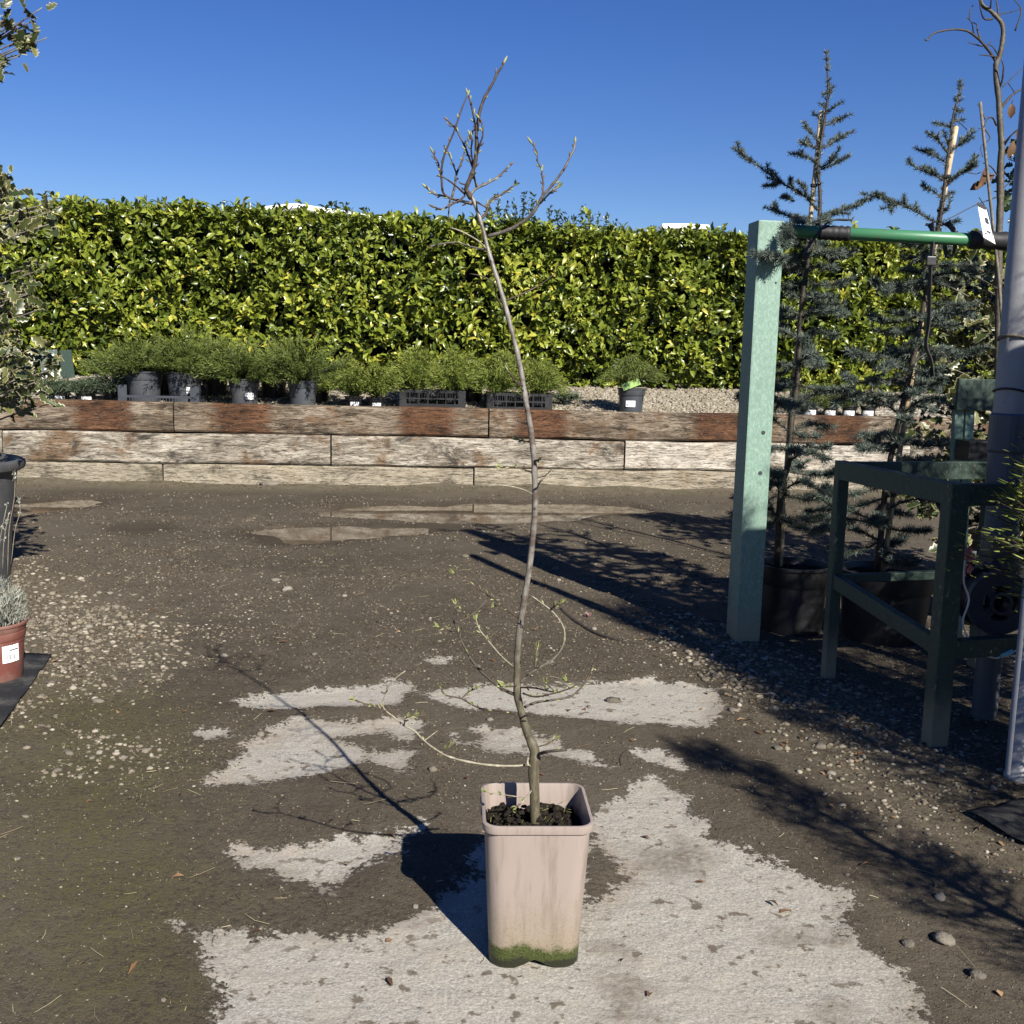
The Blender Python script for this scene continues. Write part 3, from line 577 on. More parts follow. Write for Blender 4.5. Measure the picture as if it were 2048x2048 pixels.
rest = np.setdiff1d(np.arange(len(Pp)), vis)
V, Fc, A = leaves(Pp[rest], D[rest], N[rest], L[rest], Wd[rest], LAUREL, rn[rest])
o = ob('foliage', mesh('foliage', V, Fc, A, True), M['laurel'], hedge); o['kind'] = 'stuff'
lm = []
for i in range(8):
    V, Fc, A = leaves(np.zeros((1, 3)), np.array([[0, 1., 0]]), np.array([[0, 0, 1.]]), 1., .4+.012*i, LAUREL, np.array([.15+.1*i])); lm.append(mesh('leaf', V, Fc, A, True)); lm[-1].materials.append(M['laurel'])
for i in vis:
    Dv = unit(D[i]); Sv = unit(np.cross(N[i], Dv)); Nv = np.cross(Dv, Sv); o = ob('leaf', lm[int(min(7, max(0, (rn[i]-.1)*9)))], None, hedge)
    Mx = Matrix(((-Sv[0], Dv[0], Nv[0], 0), (-Sv[1], Dv[1], Nv[1], 0), (-Sv[2], Dv[2], Nv[2], 0), (0, 0, 0, 1))); o.matrix_local = Matrix.Translation(Pp[i]) @ Mx @ Matrix.Scale(L[i], 4)
t = NT('hedge_shade_core'); n = t.noise(t.coord(), 14, 4); M['core'] = t.fin(t.mix(n, (.004, .006, .002), (.012, .016, .005)), .9, .1)
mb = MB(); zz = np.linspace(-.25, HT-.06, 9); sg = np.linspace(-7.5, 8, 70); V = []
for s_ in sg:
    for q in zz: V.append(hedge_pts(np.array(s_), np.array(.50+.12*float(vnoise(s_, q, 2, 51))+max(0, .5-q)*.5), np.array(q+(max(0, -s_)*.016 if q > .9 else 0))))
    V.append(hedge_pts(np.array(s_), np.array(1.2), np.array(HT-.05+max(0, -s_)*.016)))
k = len(zz)+1; mb.add(np.array(V), [[i*k+j, (i+1)*k+j, (i+1)*k+j+1, i*k+j+1] for i in range(len(sg)-1) for j in range(k-1)]); mb.build('inner_shade', M['core'], hedge)  # near-black backing sheet; shade between the leaves is put into its colour
mb = MB()
for i in range(260):
    s_ = random.uniform(-6, 6); z0 = random.uniform(-.05, 1.3); p0 = hedge_pts(np.array(s_), np.array(.45), np.array(z0)); p1 = p0+np.array([random.uniform(-.3, .3), -random.uniform(.1, .45), random.uniform(.1, .4)])
    mb.add(*tube([p0, (p0+p1)/2+np.array([.03, 0, -.03]), p1], [.006, .005, .003], 4, False))
mb.build('twigs', M['bark_dark'], hedge)['kind'] = 'stuff'
# small-leaved shrubs that show above the hedge
for (x0, x1, yt, lab) in [(440, 500, 402, 'feathery small-leaved bush tip left of the white roof above the hedge'), (645, 740, 405, 'fine-leaved bush tips right of the white roof above the hedge'), (970, 1075, 385, 'fine-leaved bush behind the hedge beside the sapling top'), (1090, 1240, 408, 'broad fine-leaved bush above the hedge right of the sapling')]:
    Y = 12.2; a = px(x0, yt, Y); b = px(x1, yt, Y); w = b[0]-a[0]; base = np.array([(a[0]+b[0])/2, Y, 1.0]); sh = thing('privet_shrub', lab, 'shrub', base, 'shrubs behind the hedge'); hgt = a[2]-1.0
    n = int(420*max(1, w/.35)); u = rng.random(n); nst = max(3, int(w/.09)); st = rng.integers(0, nst, n); sxp = (np.arange(nst)+.5)/nst*w-w/2; sh_h = hgt*(1-.10*rng.random(nst)); tt = .62+.38*rng.random(n)
    Pp = np.stack([sxp[st]*(.55+.45*tt)+rng.normal(0, .035, n)*(1.4-tt), rng.normal(0, .12, n), sh_h[st]*tt], 1)
    V, Fc, A = leaves(Pp, rdir(n)+np.array([0, 0, .6]), rdir(n)+np.array([0, -.5, .5]), .05, .024, SMALL); o = ob('crown', mesh('crown', V, Fc, A), M['dark_leaf'], sh)
    mb = MB()
    for i in range(nst): mb.add(*tube([(sxp[i]*.3, 0, 0), (sxp[i]*.8, 0, hgt*.5), (sxp[i], 0, sh_h[i]*.98)], [.012, .008, .003], 4))
    mb.build('stems', M['bark_dark'], sh)
# white roofs behind
def roof_house(name, label, cx_, zt_, Y, w, drop, base):
    r = thing(name, label, 'building', (cx_, Y, 0)); e = zt_-drop
    mb = MB(); mb.add(*bx((0, 3, e/2), (w-.3, 5.6, e))); mb.build('wall', M['white_roof'], r)
    V = [(-w/2, 0, e), (0, 0, zt_), (w/2, 0, e), (-w/2, 6, e), (0, 6, zt_), (w/2, 6, e)]; V2 = [(a, b, c+.12) for a, b, c in V]
    mb = MB(); mb.add(V+V2, [[6, 7, 10, 9], [7, 8, 11, 10], [0, 3, 4, 1], [1, 4, 5, 2], [0, 1, 7, 6], [1, 2, 8, 7], [3, 9, 10, 4], [4, 10, 11, 5], [0, 6, 9, 3], [2, 5, 11, 8]]); mb.build('roof', M['white_roof'], r)
c = px(590, 413, 30); roof_house('marquee', 'white low-pitched roof peeking over the hedge', c[0], c[2]-.03, 30, 7, .44, 0)
c = px(1372, 447, 30); roof_house('shed', 'flat white roof edge just above the hedge by the green post', c[0], c[2]-.12, 30, 1.3, .02, 0)
# ------------------------------------------------------------------ pots on the wall
def pot_mesh(r, h, taper=.78, lip=.012, n=28):
    b = r*taper; prof = [(.001, .006), (b*.9, .006), (b, 0), (b+.004, .004), (r-.006, h*.70), (r-.006, h*.72), (r, h*.725), (r+.002, h*.74), (r+.004, h-.012), (r+lip, h-.010), (r+lip, h), (r, h), (r-.004, h-.008), (r-.012, h*.6)]
    return mesh('pot', *lathe(prof, n), None, False)
def disc(r, z, n=20, amp=.01):
    V = [(0, 0, z)]
    for j in (1, 2, 3): V += [(r*j/3*math.cos(6.2832*k/n), r*j/3*math.sin(6.2832*k/n), z+random.uniform(-amp, amp)) for k in range(n)]
    Fc = [[0, 1+k, 1+(k+1) % n] for k in range(n)]+[[1+j*n+k, 1+(j+1)*n+k, 1+(j+1)*n+(k+1) % n, 1+j*n+(k+1) % n] for j in range(2) for k in range(n)]
    return mesh('soil', V, Fc, None, True)
def smooth_pot(me):
    me.polygons.foreach_set('use_smooth', np.ones(len(me.polygons), bool)); me.set_sharp_from_angle(angle=math.radians(35)); return me
def label_on(parent, r, z, w, h, az, taper_y=0.):
    # white printed label curved onto the pot wall; az = angle of its middle
    V = []; Fc = []; m = 6
    for i in range(m+1):
        a = az+(i/m-.5)*w/r
        for zz in (z-h/2, z+h/2): V.append((r*math.cos(a), r*math.sin(a), zz))
    Fc = [[2*i, 2*i+2, 2*i+3, 2*i+1] for i in range(m)]; lb = ob('label', mesh('label', V, Fc), M['white'], parent)
    mb = MB(); rr = r+.0015
    for k in range(5):
        a0 = az+(-.38+.12*k)*w/r; wd = w/r*random.choice((.03, .06))
        V = [(rr*math.cos(a), rr*math.sin(a), zz) for a in (a0, a0+wd) for zz in (z-h*.30, z-h*.02+random.uniform(-.1, .1)*h)]; mb.add(V, [[0, 2, 3, 1]])
    V = [(rr*math.cos(a), rr*math.sin(a), zz) for a in (az-.1*w/r, az+.4*w/r) for zz in (z+h*.18, z+h*.24)]; mb.add(V, [[0, 2, 3, 1]])
    mb.build('print', M['ink'], lb); return lb
def juniper_foliage(n, R_, hgt, z0, mode):
    # arching stems leaving the pot centre; mode 'up' = vase, 'flat' = spreading, 'droop' = fountain
    k = 110 if n > 2500 else 60; a = rng.random(k)*6.283
    if mode == 'up': reach = R_*np.sqrt(rng.random(k)); rise = hgt*(1-.5*(reach/R_)**2)*rng.uniform(.25, 1.03, k)-.05*(reach/R_)
    elif mode == 'flat': reach = R_*np.sqrt(rng.random(k))*rng.uniform(.8, 1.1, k); rise = hgt*(1-.5*(reach/R_)**2)*rng.uniform(.45, 1.05, k)
    else: reach = R_*rng.uniform(.15, 1.05, k); rise = hgt*rng.uniform(.65, 1.05, k)*(1-.45*(reach/R_)**1.6)
    i = rng.integers(0, k, n); t_ = rng.random(n)**.55; u = t_
    if mode == 'droop': zc = z0+rise[i]*np.sin(u*2.3)/.90*np.where(u > .7, .98, 1)
    elif mode == 'flat': zc = z0+rise[i]*np.sin(u*1.75)-.03*(u > .9)
    else: zc = z0+rise[i]*u**.8
    x = reach[i]*np.cos(a[i])*u; y = reach[i]*np.sin(a[i])*u
    du = np.stack([np.cos(a[i])*reach[i], np.sin(a[i])*reach[i], rise[i]*(.9 if mode == 'up' else (np.cos(u*2.3)*2 if mode == 'droop' else np.cos(u*1.75)*1.5))], 1)
    Pp = np.stack([x, y, zc], 1)+rng.normal(0, .012, (n, 3)); D = unit(du)+rdir(n)*.75
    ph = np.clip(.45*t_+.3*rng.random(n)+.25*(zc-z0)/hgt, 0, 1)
    stems = [np.stack([reach[j]*math.cos(a[j])*q, reach[j]*math.sin(a[j])*q, z0+(rise[j]*np.sin(q*2.3)/.9 if mode == 'droop' else rise[j]*np.sin(q*1.75) if mode == 'flat' else rise[j]*q**.8)], 1) for j in range(0, k, 3) for q in [np.linspace(0, .85, 5)]]
    return Pp, D, ph, stems
def juniper(name, label, loc, r, h, R_, hgt, mode, mat, potmat, n=3000, lab_az=None, group=None, blade=(.02, .05, .006), lab_sz=(.07, .05), noplant=False):
    th = thing(name, label, 'potted plant', loc, group)
    hgt *= random.uniform(.86, 1.12); R_ *= random.uniform(.9, 1.1)
    pm = smooth_pot(pot_mesh(r, h)); ob('pot', pm, potmat, th); ob('soil', disc(r-.012, h*.9), M['soil'], th)
    if lab_az is not None: label_on(th, r*.915+.003, h*.42, lab_sz[0], lab_sz[1], lab_az)
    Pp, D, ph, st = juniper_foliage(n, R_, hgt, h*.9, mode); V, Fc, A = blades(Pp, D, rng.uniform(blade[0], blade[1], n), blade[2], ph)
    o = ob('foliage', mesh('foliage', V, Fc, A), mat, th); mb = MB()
    for q in st: mb.add(*tube(q, [.004, .0035, .003, .0025, .002], 4, False))
    mb.build('stems', M['bark_dark'], th); return th
def onbank(x, back): # point on the bank, 'back' metres behind the wall's rear face, under pixel column x
    s_, _ = on_wall(x, 815); q = np.array([0, wallY(0)])+tw*s_; q = q*(1+(back+.15)/np.linalg.norm(q)); return np.array([q[0], q[1], float(bankz(np.array(q[0]), np.array(q[1])))-.003])
def faced(loc): return math.atan2(-loc[1], -loc[0])
GJ = 'junipers in pots along the timber wall'
BZ0 = .0
def tray(name, label, loc, w, d, h, mat, crate=True, cat='crate'):
    th = thing(name, label, cat, loc, None, ang); m = .006
    fl = MB(); fl.add(*bx((0, 0, .006), (w-.004, d-.004, .006))); fl.build('base', mat, th)
    for k, (cx_, cy_, L, rz) in enumerate(((0, -d/2, w, 0), (0, d/2, w, 0), (-w/2, 0, d, 1), (w/2, 0, d, 1))):
        mb = MB(); rot = np.array([[0, -1, 0], [1, 0, 0], [0, 0, 1]]) if rz else np.eye(3)
        def put(c, s): mb.add(*bx(rot@np.array(c)+np.array([cx_, cy_, 0]), s if not rz else (s[1], s[0], s[2])))
        if crate:
            put((0, 0, h-.012), (L, .012, .024)); put((0, 0, .018), (L, .012, .036)); put((0, 0, h*.52), (L, .009, .012))
            for q in np.linspace(-L/2+.01, L/2-.01, 8 if not rz else 6): put((q, 0, h*.5), (.010, .010, h-.04))
            if not rz:
                for q in np.linspace(-L/2+.03, L/2-.03, 26): put((q, .002, h*.75), (.004, .005, h*.4))
            for e in (-1, 1): put((e*(L/2-.03), 0, h*.5), (.06, .008, h-.03))
        else:
            put((0, 0, h*.40), (L, .008, .02)); put((0, 0, .010), (L, .008, .02))
            for q in np.linspace(-L/2+.015, L/2-.015, 26 if not rz else 14): put((q, 0, h*.2), (.006, .006, h*.4))
        mb.build('side', mat, th)
    if not crate:
        for ex in (-1, 1):
            for ey in (-1, 1):
                mb = MB(); mb.add(*bx((ex*(w/2-.035), ey*d/2, h*.52), (.07, .01, h*.96))); mb.add(*bx((ex*w/2, ey*(d/2-.035), h*.52), (.01, .07, h*.96))); mb.build('corner', mat, th)
    return th
# grey tray with two tall junipers
c = onbank(329, .18); tray('plant_tray', 'grey slatted plastic tray holding two large dark junipers', c, .66, .4, .16, M['tray'], False, 'tray')
for x, lab, l in ((290, 'big dark green juniper in unlabelled grey pot, left one in the grey tray', None), (370, 'big dark green juniper in labelled grey pot, right one in the grey tray', .3)):
    q = onbank(x, .18); q[2] = c[2]+.012; juniper('potted_juniper', lab, q, .15, .26, .50, .44, 'up', M['juniper'], M['pot_grey'], 9500, None if l is None else faced(q)+.35, GJ)
q = onbank(489, .1); juniper('potted_juniper', 'big dark green juniper in white-labelled grey pot standing beside the grey tray', q, .125, .25, .50, .44, 'up', M['juniper'], M['pot_grey'], 9500, faced(q)+.4, GJ, lab_sz=(.075, .058))
q = onbank(606, .1); juniper('potted_juniper', 'big dark green juniper in plain grey pot next to the lime junipers', q, .125, .24, .52, .44, 'up', M['juniper'], M['pot_grey'], 9500, None, GJ)
q = onbank(636, .45); juniper('potted_juniper', 'dark juniper in black pot tucked behind the plain grey pot', q, .11, .22, .3, .26, 'up', M['juniper'], M['pot_black'], 2500, None, GJ)
for x, lab in ((252, 'dark juniper in black pot behind the left end of the grey tray'), (330, 'dark juniper in black pot behind the middle of the grey tray'), (430, 'dark juniper in black pot behind the gap between tray and labelled pot'), (548, 'dark juniper in black pot behind the gap between the two separate grey pots')):
    q = onbank(x, .62); juniper('potted_juniper', lab, q, .12, .2, .42, .36, 'up', M['juniper'], M['pot_black'], 6000, None, GJ)
for x, b_, lab in ((708, .1, 'low lime-green juniper in labelled pot, left of the labelled pair'), (752, .1, 'low lime-green juniper in labelled pot, right of the pair beside the crate')):
    q = onbank(x, b_); juniper('potted_juniper', lab, q, .075, .115, .34, .30, 'flat', M['juniper_lime'], M['pot_black'], 6000, faced(q)+.1, GJ, (.02, .05, .0055), (.075, .04))
for x0, lab in ((864, 'black mesh plastic crate beside the labelled lime juniper pair'), (1035, 'black mesh plastic crate directly behind the sapling trunk')):
    c = onbank(x0, .25); tray('crate', lab, c, .57, .38, .155, M['crate'], True)
    nm = 'left' if x0 < 900 else 'right'
    for dx, bk, l2 in ((-40, .17, 'front left'), (38, .17, 'front right'), (-30, .42, 'rear left'), (44, .42, 'rear right')):
        q = onbank(x0+dx, bk); q[2] = c[2]+.012
        juniper('potted_juniper', 'feathery lime juniper, %s pot in the crate %s' % (l2, 'beside the labelled pair' if x0 < 900 else 'behind the sapling trunk'), q, .07, .12, .27, .30 if bk < .3 else .38, 'flat', M['juniper_lime'], M['pot_black'], 4600, None, GJ, (.02, .05, .0055))
q = onbank(945, .62); juniper('potted_juniper', 'taller olive juniper standing behind the two black crates', q, .1, .2, .34, .30, 'up', M['juniper_lime'], M['pot_black'], 3000, None, GJ)
q = onbank(1130, .5); juniper('potted_juniper', 'tiny low blue-green juniper on the gravel right of the crates', q, .05, .06, .2, .07, 'flat', M['juniper_blue'], M['pot_black'], 800, None, GJ)
q = onbank(1262, .12); jp = juniper('potted_juniper', 'fountain-shaped bright green juniper alone on the gravel, green tag in its pot', q, .118, .235, .30, .27, 'droop', M['juniper'], M['pot_grey'], 5200, faced(q)-.05, GJ, (.03, .06, .004), (.085, .055))
mb = MB(); mb.add(*bx((-.02, -.115, .27), (.16, .003, .07), Matrix.Rotation(-.38, 3, 'Y') @ Matrix.Rotation(-.5, 3, 'X'))); mb.build('plant_tag', leafmat('tag_green', [(0, (.25, .38, .12)), (1, (.25, .38, .12))], .4, 0), jp)
# dark low pots at the left end with cards
for x, bk, lab in ((118, .14, 'low grey-green creeping plant in black pot below the picture cards'), (172, .12, 'low grey-green creeping plant in black pot beside the grey tray')):
    q = onbank(x, bk); juniper('potted_creeper', lab, q, .085, .12, .30, .10, 'flat', M['juniper_blue'], M['pot_black'], 2600, faced(q)+.1, 'creeping plants at the end of the wall', lab_sz=(.08, .03))
q = onbank(222, .3); juniper('potted_creeper', 'wispy brown-green creeper in black pot against the grey tray', q, .07, .1, .28, .13, 'flat', M['juniper_blue'], M['pot_black'], 1600, None, 'creeping plants at the end of the wall')
q = onbank(30, .12); juniper('potted_creeper', 'creeping plant in labelled black pot under the holly branches', q, .09, .13, .2, .1, 'flat', M['juniper_blue'], M['pot_black'], 1500, faced(q), 'creeping plants at the end of the wall', lab_sz=(.08, .035))
t = NT('card_print'); v = t.vor(t.coord(), 26, 'Distance'); n = t.noise(t.coord(), 30, 3); M['card'] = t.fin(t.mix(t.ss(t.math('ADD', v, t.math('MULTIPLY', n, .4)), .5, .62), (.72, .74, .76), (.09, .12, .10)), .4)
for x, w, lab, mt in ((103, .16, 'picture card of white flowers standing at the end of the wall', 'card'), (137, .11, 'dark narrow picture card beside the white flower card', 'green_dark')):
    q = onbank(x, .3); r = thing('picture_card', lab, 'sign', q)
    mb = MB(); mb.add(*bx((0, 0, .31), (w, .006, .24), Matrix.Rotation(-.1, 3, 'Y'))); mb.build('board', M[mt], r); mb = MB(); mb.add(*beam((0, .006, 0), (0, .006, .3), .012, .006, (0, 1, 0))); mb.build('stake', M['pot_grey'], r)
    if mt == 'card':
        mb = MB(); mb.add(*bx((.012, -.005, .215), (w-.01, .003, .03), Matrix.Rotation(-.1, 3, 'Y'))); mb.build('title_strip', M['white'], r)
# right group : small labelled pots behind the cedars
for x, lab, mode, mt, hh in ((1622, 'small labelled pot with low dark juniper beside the green post', 'up', 'juniper', .22), (1661, 'small labelled pot with dark juniper, left of three on the wall behind the cedars', 'up', 'juniper', .26), (1699, 'small labelled pot with dark juniper, middle of three on the wall behind the cedars', 'up', 'juniper', .26), (1737, 'small labelled pot with thin brown twigs on the wall behind the cedars', 'droop', 'straw', .16)):
    q = onbank(x, .1); juniper('potted_seedling', lab, q, .068, .12, .2 if mt != 'straw' else .13, hh, mode, M[mt], M['pot_black'], 1900 if mt != 'straw' else 260, faced(q), 'small labelled pots on the wall behind the cedars', (.02, .045, .004), (.1, .055))
# ------------------------------------------------------------------ the sapling in its square pot
sap = thing('potted_sapling', 'slender bare budding sapling in square pinkish-beige pot on the concrete', 'sapling', (pot_c[0], pot_c[1], .002), None, math.radians(3))
SP = np.array([pot_c[0], pot_c[1], .002]); Rz = np.array(Matrix.Rotation(math.radians(3), 3, 'Z'))
def sl(p): return (np.asarray(p)-SP)@Rz  # world -> sapling local
def rsq(h, rc, z, n=9, notch=0.):
    V = []
    for k, (sx_, sy_) in enumerate(((1, 1), (-1, 1), (-1, -1), (1, -1))):
        for i in range(n):
            a = math.pi/2*(k+i/(n-1)); V.append((sx_*(h-rc)+rc*math.cos(a), sy_*(h-rc)+rc*math.sin(a), z))
        # points along the following straight side
        nx_ = ((-1, 1), (-1, -1), (1, -1), (1, 1))[k]; a = math.pi/2*(k+1)
        p0 = np.array(V[-1]); a0 = math.pi/2*(k+1); p1 = np.array((nx_[0]*(h-rc)+rc*math.cos(a0), nx_[1]*(h-rc)+rc*math.sin(a0), z))
        for q in (.12, .3, .40, .5, .60, .7, .88):
            p = p0+(p1-p0)*q; p[2] += notch*max(0, 1-abs(q-.5)/.24)**.5 if notch else 0; V.append(tuple(p))
    return V
PH = .285
secs = [(.060, .02, .012, 0), (.078, .03, .010, .012), (.083, .034, 0., .016), (.0845, .034, .004, .016), (.0865, .034, .06, 0), (.0905, .032, .14, 0), (.0945, .030, .22, 0), (.0965, .029, PH-.016, 0), (.0965, .029, PH-.0155, 0), (.1015, .028, PH-.015, 0), (.1025, .028, PH-.008, 0), (.1020, .028, PH-.001, 0), (.1005, .027, PH, 0), (.0965, .026, PH, 0), (.0955, .025, PH-.004, 0), (.093, .025, PH-.03, 0), (.090, .026, .20, 0)]
V = []; nn = None
for h_, rc, z_, nt in secs:
    r_ = rsq(h_, rc, z_, 9, nt); nn = len(r_); V += r_
Fc = [[i*nn+k, i*nn+(k+1) % nn, (i+1)*nn+(k+1) % nn, (i+1)*nn+k] for i in range(len(secs)-1) for k in range(nn)]; Fc.append(list(range(nn))[::-1])
pm = mesh('pot', V, Fc); smooth_pot(pm); ob('pot', pm, M['blush'], sap)
for x_, y_ in ((-.1018, .03), (-.1018, -.02), (.1018, .01), (.1018, -.03)):
    mb = MB(); mb.add(*bx((x_, y_, PH-.006), (.004, .020, .006))); mb.build('rim_slot', M['ink'], sap)
q = 14; g_ = np.linspace(-.089, .089, q*2); SX, SY = np.meshgrid(g_, g_); SZ = .236+.022*vnoise(SX, SY, 40, 61)+.035*vnoise(SX, SY, 95, 62)-.012*np.exp(-((SX)**2+(SY)**2)/.002)*0
ex_ = np.clip(np.abs(SX)-.062, 0, 1); ey_ = np.clip(np.abs(SY)-.062, 0, 1); k_ = np.minimum(1, .0265/np.maximum(np.hypot(ex_, ey_), 1e-6)); SX = np.sign(SX)*(np.minimum(np.abs(SX), .062)+ex_*k_); SY = np.sign(SY)*(np.minimum(np.abs(SY), .062)+ey_*k_)
I = np.arange(len(g_)**2).reshape(len(g_), -1); ob('soil', mesh('soil', np.stack([SX, SY, SZ], -1).reshape(-1, 3), np.stack([I[:-1, :-1], I[:-1, 1:], I[1:, 1:], I[1:, :-1]], -1).reshape(-1, 4)), M['soil'], sap)
n = 130; Pp = np.stack([rng.uniform(-.074, .074, n), rng.uniform(-.074, .074, n), rng.uniform(.232, .256, n)], 1); V, Fc, A = stones(Pp, rng.uniform(.003, .011, n), .8); o = ob('soil_clods', mesh('soil_clods', V, Fc, A), M['soil'], sap)
n = 90; V, Fc, A = blades(np.stack([rng.uniform(-.085, .085, n), rng.uniform(-.085, .085, n), rng.uniform(.24, .255, n)], 1), rdir(n)*np.array([1, 1, .5]), rng.uniform(.008, .02, n), .0012); ob('moss', mesh('moss', V, Fc, A), M['grass'], sap)
TY = 1.905
trunk_px = [(1070,1668,20),(1070,1648,20),(1069,1583,21),(1067,1537,22),(1070,1506,23),(1060,1478,19),(1050,1451,17),(1036,1397,15.5),(1034.5,1370,16),(1034.7,1319,14),(1038,1269,13.5),(1046,1215,13),(1056.5,1151,12.5),(1063,1101,12.5),(1069,1033,12),(1070,985,12),(1068.5,930,12),(1065,886,11.5),(1057.6,835,11),(1050,792,10.5),(1045,759,10.5),(1036,712,10),(1027,676,9.5),(1016,632,9.2),(1000,575,9),(987,535,8.6),(976,498,8.4),(965,455,8.2),(956,426,8),(947,401,8),(938,386,8)]
PM = TY/F*1.02
tp = np.array([sl(px(a, b, TY+.015*math.sin(b*.006))) for a, b, _ in trunk_px]); tr = np.array([w*PM/2 for *_, w in trunk_px])
tpc = catmull(tp, 3); trc = np.interp(np.linspace(0, len(tr)-1, len(tpc)), np.arange(len(tr)), tr); trc = trc*(1+.05*np.sin(np.arange(len(tpc))*1.9)+.07*rng.normal(size=len(tpc)).clip(-1, 1.5))
V, Fc = tube(tpc, trc, 10); ob('trunk', mesh('trunk', V, Fc, None, True), M['sap_trunk'], sap)
mb = MB()
for i in range(4, len(tpc)-2, 3):   # knots on the trunk
    a = random.random()*6.28; T = unit(tpc[i+1]-tpc[i]); s_ = np.array([math.cos(a), math.sin(a), 0]); v = IV*np.array([.35, .35, .55])*trc[i]+tpc[i]+s_*trc[i]*.9; mb.add(v, IF)
mb.build('knots', M['twig'], sap, True)['kind'] = 'stuff'
A_ = (800, 100, 4.83); B_ = (650, 350, 2.76); L_ = (700, 1000, 2.973); Q_ = (850, 1480, 3.865)
